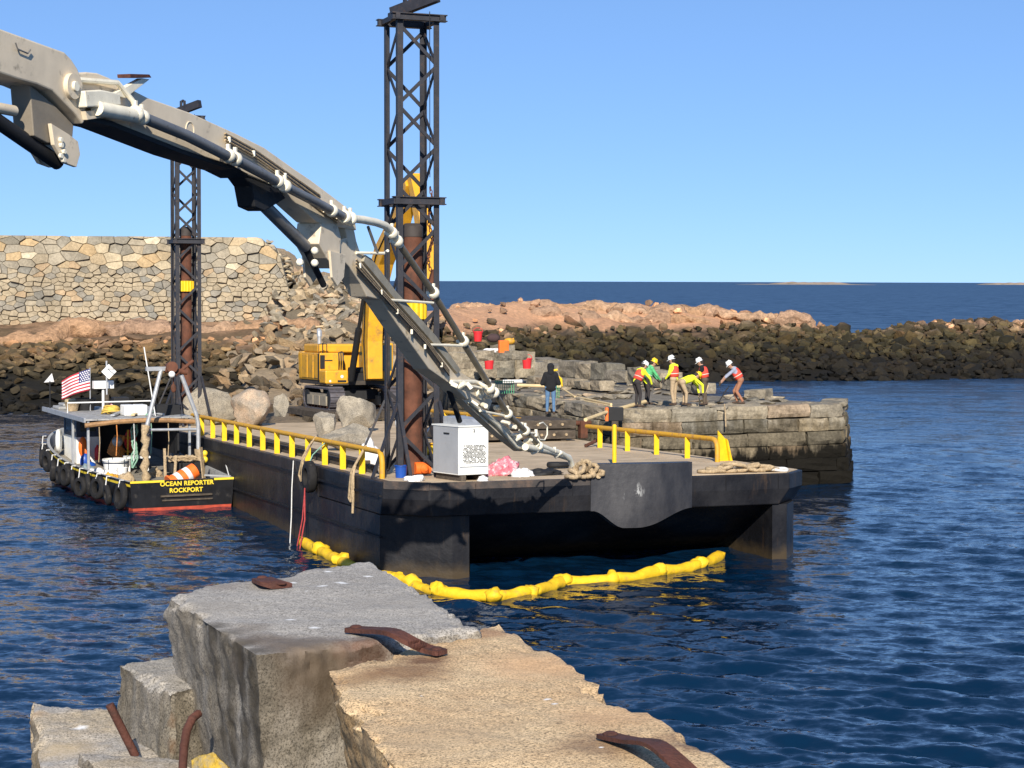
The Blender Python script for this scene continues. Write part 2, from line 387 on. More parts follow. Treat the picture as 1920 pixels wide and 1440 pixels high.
def grid_mesh(name, x0, x1, nx, y0, y1, ny, hf, mat, smooth=True):
    vs = [(x0+(x1-x0)*i/nx, y0+(y1-y0)*j/ny) for j in range(ny+1) for i in range(nx+1)]
    me = bpy.data.meshes.new(name); me.from_pydata([(x, y, hf(x, y)) for x, y in vs], [], [(j*(nx+1)+i, j*(nx+1)+i+1, (j+1)*(nx+1)+i+1, (j+1)*(nx+1)+i) for j in range(ny) for i in range(nx)])
    me.materials.append(mat)
    if smooth: me.polygons.foreach_set('use_smooth', [True]*len(me.polygons))
    return me
TIDALB = tidal('tidal_ground', [(0, (.006,.005,.004)), (.15, (.008,.007,.005)), (.26, (.022,.018,.011)), (.37, (.045,.034,.022)), (.42, (.20,.13,.085)), (.47, (.46,.27,.17)), (.8, (.52,.33,.21))])  # darker than its rocks: shade of the crevices between them put into the colour
breakwater = structure(obj('breakwater', grid_mesh('breakwater', -9, 92, 190, 108, 215, 150, lambda x, y: shore_h(x, y) - .28, TIDALB)))
shore = structure(obj('rocky_shore', grid_mesh('rocky_shore', -75, -9, 150, 98, 165, 130, lambda x, y: shore_h(x, y) - (.3 if y < 123 else .05), TIDALL)))

def scatter(parent, places, meshes, nparts, partname, stuffname, mat):
    """places: (pos, scale3, euler); the ones that show largest are parts, the rest one joined stuff part"""
    def size(pl):
        x, y = proj(pl[0]); vis = -20 < x < 1940 and -20 < y < 1460
        return (pl[1][0]/pl[0][1]) if vis else 0
    idx = sorted(range(len(places)), key=lambda i: -size(places[i]))
    for i in idx[:nparts]:
        p, s, e = places[i]
        obj(partname, meshes[i % len(meshes)], parent, 0, Mx.LocRotScale(V(p), e, V(s)))
    V_, F_, C_ = [], [], []; rg = random.Random(3)
    for i in idx[nparts:]:
        p, s, e = places[i]; me = meshes[i % len(meshes)]; X = Mx.LocRotScale(V(p), e, V(s)); o = len(V_); c = rg.random()
        V_ += [tuple(X @ v.co) for v in me.vertices]; F_ += [tuple(k+o for k in f.vertices) for f in me.polygons]; C_ += [c]*len(me.vertices)
    if V_:
        me = bpy.data.meshes.new(stuffname); me.from_pydata(V_, [], F_); me.materials.append(mat)
        a = me.attributes.new('rnd', 'FLOAT', 'POINT'); a.data.foreach_set('value', C_)
        stuff(obj(stuffname, me, parent))
from mathutils import Euler
def reul(rg, t=.5): return Euler((rg.uniform(-t, t), rg.uniform(-t, t), rg.uniform(0, 6.28)))

rg = random.Random(11)
PR = protos(14, TIDAL, SQ)
pl = []
while len(pl) < 3600:
    x = rg.uniform(-8, 64); yw, yc, zc = lerp(PROF, x); k = rg.random(); y = yw - 1 + (yc - yw + 2)*k
    h = shore_h(x, y)
    if h > 3.9 and x < 27 and rg.random() < .92: continue
    s = rg.uniform(.2, .6) * (2.1 if rg.random() < .12 else 1)
    pl.append(((x, y, h - s*.1), (s, s, s), reul(rg)))
scatter(breakwater, pl, PR, 290, 'rock', 'small_rocks', TIDAL)

# left shore: dark tidal boulders under a pink ledge
PL = protos(12, TIDALL, SQ, s0=40); pl = []
while len(pl) < 1300:
    x = rg.uniform(-48, -15); yw, yc, zc = lerp(PROF, x); y = rg.uniform(yw - 1, yw + (yc - yw)*.72); h = shore_h(x, y)
    s = rg.uniform(.22, .62)*(1.8 if rg.random() < .14 else 1); pl.append(((x, y, h - s*.15), (s*1.2, s, s*.8), reul(rg, .4)))
scatter(shore, pl, PL, 250, 'rock', 'small_rocks', TIDALL)
def bank_h(x, y): return max(shore_h(x, y), .1 + (y-101)*.14 - max(0, x + 6)*.5 - max(0, -15.5 - x)*1.2 + NZ.noise(V((x*.3, y*.3, 5)))*.8)
# loose rubble filling the gully beside the work barge
PRB = protos(12, RUBBLE, SQ, 13, 80); pl = []
while len(pl) < 560:
    x = rg.uniform(-17.5, -1.5); yw, yc, zc = lerp(PROF, x); y = rg.uniform(101, 128); h = bank_h(x, y)
    s = rg.uniform(.3, .75)*(1.5 if rg.random() < .12 else 1); pl.append(((x, y, h + rg.uniform(-.1, .35)), (s*1.15, s, s*.85), reul(rg, .9)))
rubble_bank = structure(obj('rubble_bank', grid_mesh('rubble_bank', -18, -1, 60, 99, 130, 80, lambda x, y: bank_h(x, y) - .15, RUBBLE)))
scatter(rubble_bank, pl, PRB, 290, 'rock', 'small_rocks', RUBBLE)

# rounded pink bedrock ledges
def ledge(name, pts, rad, seed, parent):
    b = MB(); n = 40; P = []; Rr = []
    for i in range(n+1):
        q = i/n*(len(pts)-1); a = min(int(q), len(pts)-2); p = V(pts[a]).lerp(V(pts[a+1]), q-a); P.append(p); Rr.append(rad*(.75+.4*NZ.noise(p*.35))*min(1, .35+4*min(i/n, 1-i/n)))
    b.tube(P, Rr, 22)
    nv = []
    for v in b.v:
        p = V(v); dsp = NZ.fractal(p*.42, .9, 2.2, 5)*.5 + NZ.noise(p*1.7)*.16 - .25*max(0, NZ.noise(p*.9 + V((4, 0, 0)))); nv.append((p.x, p.y + dsp*.8, p.z*1 + dsp))
    b.v = nv; return b.build(name, LEDGE, parent, smooth=50)
LEDGE = rnd_stone('pink_bedrock', [(.50,.30,.17), (.53,.34,.21), (.44,.28,.18)], .35, 1.6, 1., .5)
for i, (a, rad) in enumerate([([PY(-60,660,123), PY(70,640,124), PY(120,632,125)], .8), ([PY(60,645,124), PY(130,622,126), PY(200,625,126)], 1.0), ([PY(190,625,126), PY(260,618,127), PY(330,625,127)], 1.05), ([PY(310,628,127), PY(390,632,127), PY(450,618,128)], 1.1), ([PY(430,625,127.5), PY(520,612,128.5), PY(600,622,128)], 1.15), ([PY(590,622,130), PY(660,618,131), PY(720,615,132)], .9)]):
    ledge('ledge', a, rad, i, shore)
LR = []
rgl = random.Random(17)
for k in range(19):
    x0 = 838 + k*34; top = 574 + (max(0, x0-1150)/310.)**1.5*22 + rgl.uniform(-2, 4); dd = 161 + k*.42 + rgl.uniform(-.8, .8)
    LR.append(([PY(x0, top + 8, dd), PY(x0 + 38, top + 4 + rgl.uniform(-2, 2), dd + .6), PY(x0 + 78, top + 10, dd + .8)], rgl.uniform(.55, .85)))
    if k % 2 == 0 and k < 14: LR.append(([PY(x0 + 5, top + 22, dd - 4), PY(x0 + 45, top + 19, dd - 3.6), PY(x0 + 85, top + 23, dd - 3.2)], rgl.uniform(.6, .9)))
for i, (a, rad) in enumerate(LR):
    ledge('ledge', a, rad, i+20, breakwater)

# ------------------------------------------------------------------ dry stone retaining wall, each stone built
WALLC = [(.33,.285,.21), (.28,.25,.195), (.37,.305,.21), (.44,.34,.21), (.27,.24,.185), (.47,.34,.19), (.40,.325,.22), (.31,.27,.205), (.50,.41,.27), (.42,.30,.18), (.35,.30,.22), (.56,.48,.34)]
WSTONE = rnd_stone('wall_stone', WALLC, .22, 3.2, .5, .1)
WSTONEG = rnd_stone('wall_stone_grey', [(.29,.26,.205), (.26,.235,.19), (.33,.285,.215), (.27,.245,.2), (.40,.31,.20), (.25,.225,.18), (.31,.27,.205), (.41,.30,.185), (.35,.30,.22), (.28,.25,.2), (.23,.215,.18), (.38,.31,.21)], .22, 3.2, .5, .1)
MORTAR = paint('wall_joint_mortar', (.11,.09,.065), .95, .3, 3, None)  # dark mortar colour seen in the joints
def clip(poly, p, n):
    out = []; k = len(poly)
    for i in range(k):
        a, b = poly[i], poly[(i+1) % k]; da = (a[0]-p[0])*n[0]+(a[1]-p[1])*n[1]; db = (b[0]-p[0])*n[0]+(b[1]-p[1])*n[1]
        if da <= 0: out.append(a)
        if (da < 0 < db) or (db < 0 < da): t = da/(da-db); out.append((a[0]+(b[0]-a[0])*t, a[1]+(b[1]-a[1])*t))
    return out
def cells(seeds, sx, sz, cuts=()):
    res = []
    for i, s in enumerate(seeds):
        poly = [(s[0]-sx, s[1]-sz), (s[0]+sx, s[1]-sz), (s[0]+sx, s[1]+sz), (s[0]-sx, s[1]+sz)]
        for j, q in enumerate(seeds):
            if i == j or abs(q[0]-s[0]) > 2*sx or abs(q[1]-s[1]) > 2*sz: continue
            poly = clip(poly, ((s[0]+q[0])/2, (s[1]+q[1])/2), (q[0]-s[0], q[1]-s[1]))
            if len(poly) < 3: break
        for p, n in cuts:
            if len(poly) >= 3: poly = clip(poly, p, n)
        if len(poly) >= 3: res.append((s, poly))
    return res
WY = 132.0
def wall():
    rg = random.Random(4); seeds = []
    AN = 1.55; z = 4.3*AN
    while z < 8.4*AN:
        hh = rg.uniform(.40, .62); x = -47 + rg.random()
        while x < -13.0: seeds.append((x, z + rg.uniform(-.17, .17))); x += rg.uniform(.34, .88)*(1.45 if rg.random() < .15 else 1)
        z += hh
    while z < 11.6*AN:
        hh = rg.uniform(.68, 1.0); x = -47 + rg.random()
        while x < -14.5: seeds.append((x, z + rg.uniform(-.38, .38))); x += rg.uniform(.55, 1.55)
        z += hh
    zt = lambda px, py: PY(px, py, WY)
    a = zt(0, 441); e = zt(490, 445); t1 = zt(488, 445); t2 = zt(546, 500)
    n1 = V((-(e.z-a.z), 0, e.x-a.x)); d = t2 - t1; n2 = V((-d.z, 0, d.x))
    base = [((-14.6, 4), (1, .25))]
    cs = cells(seeds, 1.5, 1.6)
    cs = [(q, [(a_, c_/AN) for a_, c_ in p]) for q, p in cs]; cuts = [((a.x, a.z), (n1.x, n1.z)), ((t1.x, t1.z), (n2.x, n2.z))] + base
    def cutall(p):
        for a_, n_ in cuts:
            if len(p) >= 3: p = clip(p, a_, n_)
        return p
    cs = [(q, r) for q, r in ((q, cutall(p)) for q, p in cs) if len(r) >= 3]
    root = thing('stone_retaining_wall', 'tall dry stone retaining wall of tan and grey stones on the far left shore', 'wall', (-30, WY, 4.3))
    b = MB(); poly = [(-47, 3.6), (-15.6, 3.6), (t2.x - .7, t2.z), (t1.x - .5, t1.z - .12), (a.x, a.z - .15), (-47, a.z - .15)]
    b.prism(poly, lambda p, q, t: (p, t, q), WY + .16, WY + 3.5); b.build('wall_core', MORTAR, root, world=True)
    meshes = []
    for s, p in cs:
        g = rg.uniform(.004, .020); cx = sum(q[0] for q in p)/len(p); cz = sum(q[1] for q in p)/len(p)
        w_ = max(q[0] for q in p) - min(q[0] for q in p); h_ = max(q[1] for q in p) - min(q[1] for q in p)
        if min(w_, h_) < .12: continue
        def ins(k, kk): return [(cx + (q[0]-cx)*(1-kk/max(w_, .2)) , cz + (q[1]-cz)*(1-kk/max(h_, .2))) for q in p]
        d0 = -rg.uniform(.0, .30); o1, o2 = ins(0, g*1.6), ins(0, g*1.6 + rg.uniform(.02, .07)); p = [(q[0] + rg.uniform(-.045, .045), q[1] + rg.uniform(-.035, .035)) for q in p]
        k = len(p); tx, tz = rg.uniform(-.12, .12), rg.uniform(-.12, .12)
        vs = [(q[0]-cx, .35, q[1]-cz) for q in o1] + [(q[0]-cx, d0+.07, q[1]-cz) for q in o1] + [(q[0]-cx, d0 + tx*(q[0]-cx) + tz*(q[1]-cz), q[1]-cz) for q in o2]
        fs = [tuple(range(2*k, 3*k))] + [(i, (i+1) % k, k+(i+1) % k, k+i) for i in range(k)] + [(k+i, k+(i+1) % k, 2*k+(i+1) % k, 2*k+i) for i in range(k)]
        meshes.append((w_*h_, cx, cz, vs, fs))
    def vis(m):
        x, y = proj((m[1], WY, m[2])); return (m[0] if -25 < x < 620 and y < 640 else 0)
    meshes.sort(key=lambda m: -vis(m)); rest = MB(); inv = MW[root.name].inverted()
    for i, (ar, cx, cz, vs, fs) in enumerate(meshes):
        if i < 252: MB().add(vs, fs).build('stone', WSTONE if cz > 8.45 else WSTONEG, root).matrix_basis = inv @ Mx.Translation((cx, WY, cz))
        else: rest.add(vs, fs, 0, Mx.Translation((cx, WY, cz)))
    for i in range(46):
        k = rg.random(); z_ = 5.0 + (t1.z - 5.2)*k; x_ = (t1.x + (t2.x - t1.x)*min(1, (t1.z - z_)/(t1.z - t2.z))) - rg.uniform(-.1, .45); s_ = rg.uniform(.25, .48)
        obj('stone', random.choice(ENDST), root, 0, inv @ Mx.LocRotScale(V((x_, WY + rg.uniform(.1, 2.6), z_)), reul(rg, .6), V((s_*1.2, s_, s_*.8))))
    if rest.v: stuff(rest.build('small_stones', WSTONE, root, world=True))
ENDST = protos(8, WSTONE, SQ, 12, 160)
wall()
# fill behind the wall and the tumbled slope that runs down from its end
def slope_h(x, y):
    top = lerp([(-60, 10.3), (-17.5, 10.2), (-15.6, 8.3), (-12.5, 7.6), (-10.3, 6.6), (-8.2, 5.3), (-6, 4.6)], x)[0]
    k = min(1, max(0, (y - 126.5)/9.0)); lo = shore_h(x, 127)
    h = lo + (top - lo)*k
    if y > 150: h -= (y-150)*.4
    return h + NZ.noise(V((x*.6, y*.6, 1)))*.25
fill = structure(obj('hillside', grid_mesh('hillside', -60, -5, 110, 135.6, 175, 40, lambda x, y: slope_h(x, y) - (.3 if x < -14.5 else 0), RUBBLE)))
slope = structure(obj('rubble_slope', grid_mesh('rubble_slope', -15.2, -5.5, 50, 126.5, 137, 40, lambda x, y: slope_h(x, y) - .12, RUBBLE)))
SLOPEST = rnd_stone('slope_stone', [(.36,.29,.20), (.30,.255,.185), (.42,.32,.20), (.33,.28,.205), (.45,.33,.2), (.27,.235,.18), (.39,.27,.17)], .3, 3.2, .6, .1)
SLST = protos(12, SLOPEST, SQ, 12, 120); pl = []
while len(pl) < 330:
    x = rg.uniform(-16.4, -6); y = rg.uniform(127, 136.5); s = rg.uniform(.28, .68)
    if x < -15.2 and y > 131.5: continue
    pl.append(((x, y, slope_h(x, y)), (s*1.2, s, s*.75), reul(rg, .8)))
scatter(slope, pl, SLST, 290, 'stone', 'small_stones', SLOPEST)

# low islands on the horizon
def island(label, x0, x1, py, d, hgt, seed):
    b = MB(); a = PY(x0, 530, d).x; e = PY(x1, 530, d).x; n = 60; rg_ = random.Random(seed); top = []
    vs = []; fs = []
    for i in range(n+1):
        k = i/n; x = a + (e-a)*k; hh = hgt*min(1, 6*min(k, 1-k))*(.75 + .35*NZ.noise(V((k*9, seed, 0)))) + .3
        for (dy, f_) in ((-40, -.3), (-25, .45), (0, 1.), (40, .8), (80, -.3)): vs.append((x, d+dy, max(-.5, hh*f_ if f_ > 0 else -.5)))
    for i in range(n):
        for j in range(4): fs.append((i*5+j, (i+1)*5+j, (i+1)*5+j+1, i*5+j+1))
    b.add(vs, fs); o = b.build('island', ISL, None, 60); structure(o); o['label'] = label
ISL = paint('island_rock', (.36,.27,.19), .9, .3, .02, (.12,.11,.08), .1, .03, 0)
island('long low rocky island on the horizon', 1440, 1600, 528, 5200, 8.5, 1)
island('thin dark shoal beside the long low island', 1380, 1640, 530, 5000, 1.8, 2)
island('low rocky islet on the horizon at the far right', 1835, 1990, 528, 6000, 8, 3)

# ================================================================== WORK BARGE
ANG = R(21.5)
bu = V((math.cos(ANG), math.sin(ANG), 0)); bv = V((-math.sin(ANG), math.cos(ANG), 0))
A0 = PZ(805, 907, 2.46); BO = A0 - bu*.95
LIST = R(0.4); TRIM = R(1.4)
MBG = Mx.Translation(BO) @ Mx.Rotation(ANG, 4, 'Z') @ Mx.Rotation(LIST, 4, 'Y') @ Mx.Rotation(-TRIM, 4, 'X')
IBG = MBG.inverted(); BW_ = 12.3; BL = 32.0
def DL(px, py, h=0.):
    d = (IBG.to_3x3() @ ray(px, py)); o = IBG @ CAM; t = (h - o.z)/d.z; return o + d*t
def DY(px, py, ly):           # on the plane at barge-local y
    d = (IBG.to_3x3() @ ray(px, py)); o = IBG @ CAM; t = (ly - o.y)/d.y; return o + d*t
def BM(x, y, z=0, rz=0): return MBG @ Mx.Translation((x, y, z)) @ Mx.Rotation(rz, 4, 'Z')

barge = thing('work_barge', 'black steel spud barge with yellow rails and an open raked bow', 'barge', M=MBG)
def barge_hull():
    b = MB(); W = BW_; Z0 = -3.2
    b.box((0, 7, Z0), (W, BL, -.004))
    # skegs either side of the rake
    def sk(pl): b.prism(pl, lambda a, c, t: (a, c, t), Z0, -.86)
    sk([(0, 1.15), (1.62, .14), (2.08, .14), (2.08, 6.98), (0, 6.98)])
    sk([(W-1.4, .14), (W-.95, .14), (W-.25, 1.0), (W, 1.6), (W, 6.98), (W-1.4, 6.98)])
    # raked underside
    n = 8; pts = [(.5, -.86)] + [(.5 + 6.4*k/n, -.9 - 2.1*math.sin(math.pi/2*k/n)) for k in range(1, n+1)] + [(6.9, -.86)]
    b.prism(pts, lambda a, c, t: (t, a, c), 2.082, W-1.402)
    b.build('hull', HSTEEL, barge)
    h = MB(); hp = [(0, .95), (.95, 0), (W-.95, 0), (W, .95), (W, 6.99), (0, 6.99)]
    k = len(hp); lo = [(.0, 1.1), (1.05, .06), (W-1.25, .06), (W-.12, 1.25), (W-.02, 6.99), (.02, 6.99)]
    vs = [(x, y, -.004) for x, y in hp] + [(x, y, -.42) for x, y in hp] + [(x, y, -.85) for x, y in lo]
    fs = [tuple(range(k)), tuple(reversed(range(2*k, 3*k)))] + [(j*k+i, j*k+(i+1) % k, (j+1)*k+(i+1) % k, (j+1)*k+i) for j in (0, 1) for i in range(k)]
    h.add(vs, fs); h.build('headlog', HSTEEL, barge, bevel=.03)
    s = MB()
    for z in (-.36, -1.42): s.beam((-.03, 1.0, z), (-.03, BL, z), .07, .05)
    s.build('rubbing_strake', STEEL, barge)
    s = MB(); s.box((0.02, .9, -.16), (.22, BL, .02)); s.beam((.08, .93, -.07), (.98, .03, -.07), .14, .2); s.beam((.95, .06, -.07), (5.4, .06, -.07), .14, .18); s.build('deck_edge_plate', paint('worn_edge_steel', (.05,.042,.038), .6, .4, 2, (.13,.085,.06), .14, 2.5, .2, 20), barge)
    d = MB(); d.prism([(.22, 1.05), (1.0, .16), (W-.95, .16), (W-.1, 1.05), (W-.1, BL-.05), (.22, BL-.05)], lambda a, c, t: (a, c, t), -.003, .012); d.build('deck', DECK, barge)
    # weld seams on the bow
    for x in (2.2, 4.9, 9.4, 11.0): MB().beam((x, -.004, -.02), (x, -.004, -.42), .018, .012, (0,1,0)).build('weld_seam', STEEL, barge)
    # curved towing knee on the bow
    kx0, kx1 = DY(1110, 890, -.1).x, DY(1300, 890, -.1).x; n = 28; vs = []; fs = []; kw = kx1 - kx0
    for i in range(n+1):
        t = i/n; x = kx0 + kw*t
        bl = .02 + .34*math.sin(math.pi*min(1, t/.62)/2)**1.5*(1 - max(0, (t-.62)/.38))**.8
        ss = lambda a, c: (lambda q: q*q*(3-2*q))(max(0, min(1, (t-a)/(c-a))))
        lowz = -.84 - .46*ss(.02, .30)*(1 - ss(.42, 1.0))
        zs = [.40 - .02*t, .38 - .02*t, -.05, -.4, lowz*.8, lowz]
        for j, z in enumerate(zs): vs.append((x, -bl*(1 if j < 4 else (.93 if j == 4 else .8)) - .01, z))
    m = 6
    for i in range(n):
        for j in range(m-1): fs.append((i*m+j, (i+1)*m+j, (i+1)*m+j+1, i*m+j+1))
    nv = len(vs); vs += [(x, max(.25, .25), z) for x, y, z in vs]
    fs += [tuple(i+nv for i in reversed(f)) for f in fs]
    for i in range(n): fs += [(i*m, i*m+nv, (i+1)*m+nv, (i+1)*m), (i*m+m-1, (i+1)*m+m-1, (i+1)*m+m-1+nv, i*m+m-1+nv)]
    for j in range(m-1): fs += [(j, j+1, j+1+nv, j+nv), (n*m+j, n*m+j+nv, n*m+j+1+nv, n*m+j+1)]
    k_ = MB(); k_.add(vs, fs); o = k_.build('towing_knee', KNEE, barge, smooth=35); o['label'] = 'curved bow knee plate with pale scuff marks'
def knee_mat():
    t = NT('scuffed_knee_steel'); c = t.mix((.024,.024,.028), (.055,.053,.055), t.ramp(t.noise(1.5, 6, .65, stretch=(1.6,1.6,.7)), [(.4, 0.), (.75, 1.)]))
    p = MBG @ V(DY(1188, 925, -.3)); f = t.ramp(t.dist(tuple(p)), [(.12, 1.), (.34, 0.)])
    f2 = t.ramp(t.noise(5, 6, .7, stretch=(1.5,1.5,.5)), [(.54, 0.), (.60, 1.)])
    c = t.mix(c, (.34,.34,.33), t.math('MULTIPLY', f, f2))
    return t.out(c, .5, 0, t.bump(t.noise(6, 5), .2, .05), .45)
KNEE = knee_mat(); barge_hull()

def rail(p0, p1, ys, hh, elbow, rp=.075, lab=None, name='guard_rail'):
    """pipe rail along barge y at x from p0 to p1, flat plate posts"""
    b = MB(); (x0, y0), (x1, y1) = p0, p1; pts = []
    if elbow:
        pts = [(x0, y0 - .0, 0), (x0, y0, hh-.28), (x0, y0+.04, hh-.14), (x0, y0+.13, hh-.04), (x0, y0 + .28, hh)]
    else: pts = [(x0, y0, hh)]
    pts.append((x1, y1, hh)); b.tube(pts, rp, 10); r = b.build(name, YELRAIL, barge, 50)
    for y in ys:
        k = (y - y0)/(y1 - y0); x = x0 + (x1-x0)*k
        MB().box((x-.085, y-.012, .0), (x+.085, y+.012, hh - .03)).build('rail_post', YEL, barge)
    return r
YELRAIL = paint('rail_yellow_worn', (.62,.33,.02), .6, .25, 5, (.30,.15,.05), .14, 5, .2, 30)
rail((.32, 1.95), (.32, 25.4), [3.75 + 1.82*i for i in range(12)], .70, True)
ra, rb_ = DL(1345, 867), DL(1106, 838)
print('right rail', ra, rb_)
k_ = (rb_.x - ra.x)/(rb_.y - ra.y)
rail((ra.x, ra.y), (ra.x + k_*8.4, ra.y + 8.4), [ra.y + 1.9*i + 1.75 for i in range(4)], .68, True)
rail((ra.x + k_*13.6, ra.y + 13.6), (ra.x + k_*24, ra.y + 24), [ra.y + 13.8 + 2.2*i for i in range(5)], .68, False)
# tall yellow upright, yellow wing plate
p = DL(1152, 872); b = MB(); b.tube([(p.x, p.y, 0), (p.x, p.y, 1.12)], .065, 10); b.ball((p.x, p.y, 1.12), .066); b.build('upright_post', YEL, barge, 40)
p0, p1 = DL(1350, 866), DL(1384, 866); b = MB()
b.prism([(0, 0), (.62, 0), (.40, .62), (0, .92)], lambda a, c, t: (p0.x + a*.78, p0.y + .12 + a*.15 + t, c), 0, .05); b.prism([(.5, 0), (.62, 0), (.40, .62), (.33, .68)], lambda a, c, t: (p0.x + a*.78, p0.y + .02 + a*.15 + t, c), 0, .09)
b.build('chock_plate', YEL, barge)

# ------------------------------------------------------------------ lattice spud towers
def tower(lx, ly, label, ztop, zfl, w_, group, gantry=True):
    root = thing('spud_tower', label, 'tower', M=BM(lx, ly, .012), group=group); h = w_/2
    cs = [(-h,-h), (h,-h), (h,h), (-h,h)]
    for (x, y) in cs:
        b = MB(); sx = -1 if x < 0 else 1; sy = -1 if y < 0 else 1
        b.box((min(x, x-sx*.155), min(y, y-sy*.025), 0), (max(x, x-sx*.155), max(y, y-sy*.025), ztop))
        b.box((min(x, x-sx*.025), min(y-sy*.0251, y-sy*.155), 0), (max(x, x-sx*.025), max(y-sy*.0251, y-sy*.155), ztop)); b.build('leg', STEELT, root)
    bay = w_*.86; nb = int((ztop-.3)/bay); bay = (ztop-.3)/nb
    for fidx in range(4):
        a, c = cs[fidx], cs[(fidx+1) % 4]; m = V(((a[0]+c[0])/2, (a[1]+c[1])/2, 0)).normalized()*.045
        for i in range(nb):
            z0, z1 = .15 + i*bay, .15 + (i+1)*bay
            if abs((z0+z1)/2 - zfl) < .12: continue
            fl = (i + fidx) % 2; p, q = (a, c) if fl else (c, a)
            p = V((p[0]*.95, p[1]*.95, z0)) - m; q = V((q[0]*.95, q[1]*.95, z1)) - m
            MB().beam(p, q, .095, .035, m).build('diagonal_brace', STEELT, root)
    def ring(z, ov, ht, nm):
        b = MB(); e = h + ov
        for (x0, y0, x1, y1) in ((-e,-h-.03,e,-h-.03), (-e,h+.03,e,h+.03)): b.beam((x0,y0,z), (x1,y1,z), .12, ht)
        for (x0, y0, x1, y1) in ((-h-.03,-e,-h-.03,e), (h+.03,-e,h+.03,e)): b.beam((x0,y0,z-.004), (x1,y1,z-.004), .118, ht*.96)
        for (x0, y0, x1, y1) in ((-e-.02,-h-.05,e+.02,-h-.05), (-e-.02,h+.05,e+.02,h+.05)): b.beam((x0,y0,z+ht*.55), (x1,y1,z+ht*.55), .2, .025); b.beam((x0,y0,z-ht*.55), (x1,y1,z-ht*.55), .2, .025)
        b.build(nm, STEELT, root)
    ring(zfl, .13, .16, 'splice_frame'); ring(ztop, .16, .14, 'top_frame')
    if gantry:
        b = MB(); za = ztop+.12
        b.beam((-.42, .35, za+.10), (.42, -h-.30, za+.42), .20, .30); b.box((-.5, .1, za-.02), (-.2, .5, za+.12)); b.build('head_beam', STEELT, root)
        b = MB(); b.torus((-.1, 0, za+.45), .16, .05, (1,.2,0), 16, 6); b.beam((-.18, 0, za+.2), (-.18, 0, za+.6), .04, .25); b.beam((-.02, 0, za+.2), (-.02, 0, za+.6), .04, .25); b.build('sheave', STEELT, root)
        b = MB(); b.tube([(.2, -h-.32, za), (.21, -h-.3, zfl + .6)], .012, 5); b.tube([(-.2, .1, za), (-.26, .1, zfl+.3)], .012, 5); b.build('hoist_cable', BLK, root)
    # raking struts at the foot
    for (x, y, dx, dy) in ((-h,-h,-.75,-.15), (-h,h,-.8,.3), (h,-h,.25,-.75), (-h,-h,.1,-.8), (h,h,.6,.4)):
        MB().beam((x*.98, y*.98, 2.0), (x+dx, y+dy, .01), .09, .06).build('raking_strut', STEELT, root)
    return root
T1 = DL(772, 878); T1.x, T1.y = DY(772, 700, 2.75).x, 2.75
ZD1 = (MBG @ V((T1.x, T1.y, 0))).z
ZF1, ZT1 = (H + (526 - 380)/F*51.2) - ZD1, (H + (526 - 42)/F*51.2) - ZD1
tw1 = tower(T1.x, T1.y, 'nearer and taller looking black lattice spud tower at the bow of the barge', ZT1, ZF1, 1.16, 'lattice spud towers on the barge')
T2w = PY(349, 600, 78.0); T2 = IBG @ T2w; ZD2 = (MBG @ V((T2.x, T2.y, 0))).z; print('T2', T2, 'T1 px', proj(BM(T1.x, T1.y).translation))
tw2 = tower(T2.x, T2.y, 'farther black lattice spud tower rising behind the fishing boat', (H + (526 - 226)/F*78) - ZD2, (H + (526-455)/F*78) - ZD2, 1.03, 'lattice spud towers on the barge')
def spud(lx, ly, ztop, label, zy, sr=1.):
    root = thing('spud_pile', label, 'spud pile', M=BM(lx, ly, 0) @ Mx.Diagonal((sr, sr, 1, 1)), group='rusty spud piles')
    b = MB(); b.lathe([(.27, -4.5), (.27, ztop-.25), (.27, ztop-.24)], 24); b.build('pipe', RUST, root, 40)
    b = MB(); b.lathe([(.285, ztop-.3), (.285, ztop-.02), (.2, ztop+.06), (.05, ztop+.07)], 24); b.build('cap', paint('spud_cap_steel', (.05,.04,.035), .7, .3, 3, None), root, 40)
    b = MB()
    for i in range(5):
        a = -2.3 + i*.42 - .1; b.cyl((.33*math.cos(a), .33*math.sin(a), zy), (.33*math.cos(a), .33*math.sin(a), zy+.42), .085, 10)
    b.torus((0,0,zy+.05), .32, .05, n=24); b.torus((0,0,zy+.38), .32, .05, n=24); b.build('clamp_collar', YEL, root, 40)
spud(T1.x + .03, T1.y + .03, H + (526-424)/F*51.5 - ZD1, 'rusty brown spud pile inside the nearer lattice tower', H - (598-526)/F*51.5 - ZD1)
spud(T2.x + .0, T2.y, H + (526-430)/F*78 - ZD2, 'rusty brown spud pile inside the farther lattice tower', H - (548-526)/F*78 - ZD2, .88)
# rusty chain hanging in the near tower
ch = thing('hanging_chain', 'rusty chain hanging down inside the nearer lattice tower', 'chain', M=BM(T1.x+.38, T1.y-.42, ZF1-1.6))
b = MB()
for i in range(26):
    z = 1.95 - i*.085; dx = .05*math.sin(i*.5)
    b.tube([V((dx, 0, z)) + V((.035*math.cos(t), 0, .06*math.sin(t))) if i % 2 else V((dx, 0, z)) + V((0, .035*math.cos(t), .06*math.sin(t))) for t in [j*6.283/8 for j in range(8)]], .016, 5, 0, True)
b.build('links', RUST, ch); b = MB(); b.beam((0,0,-.55),(0.1,0,-.2), .16, .1); b.beam((.05,0,-1.0),(.1,0,-.6), .1, .1); b.build('shackle', RUST, ch)

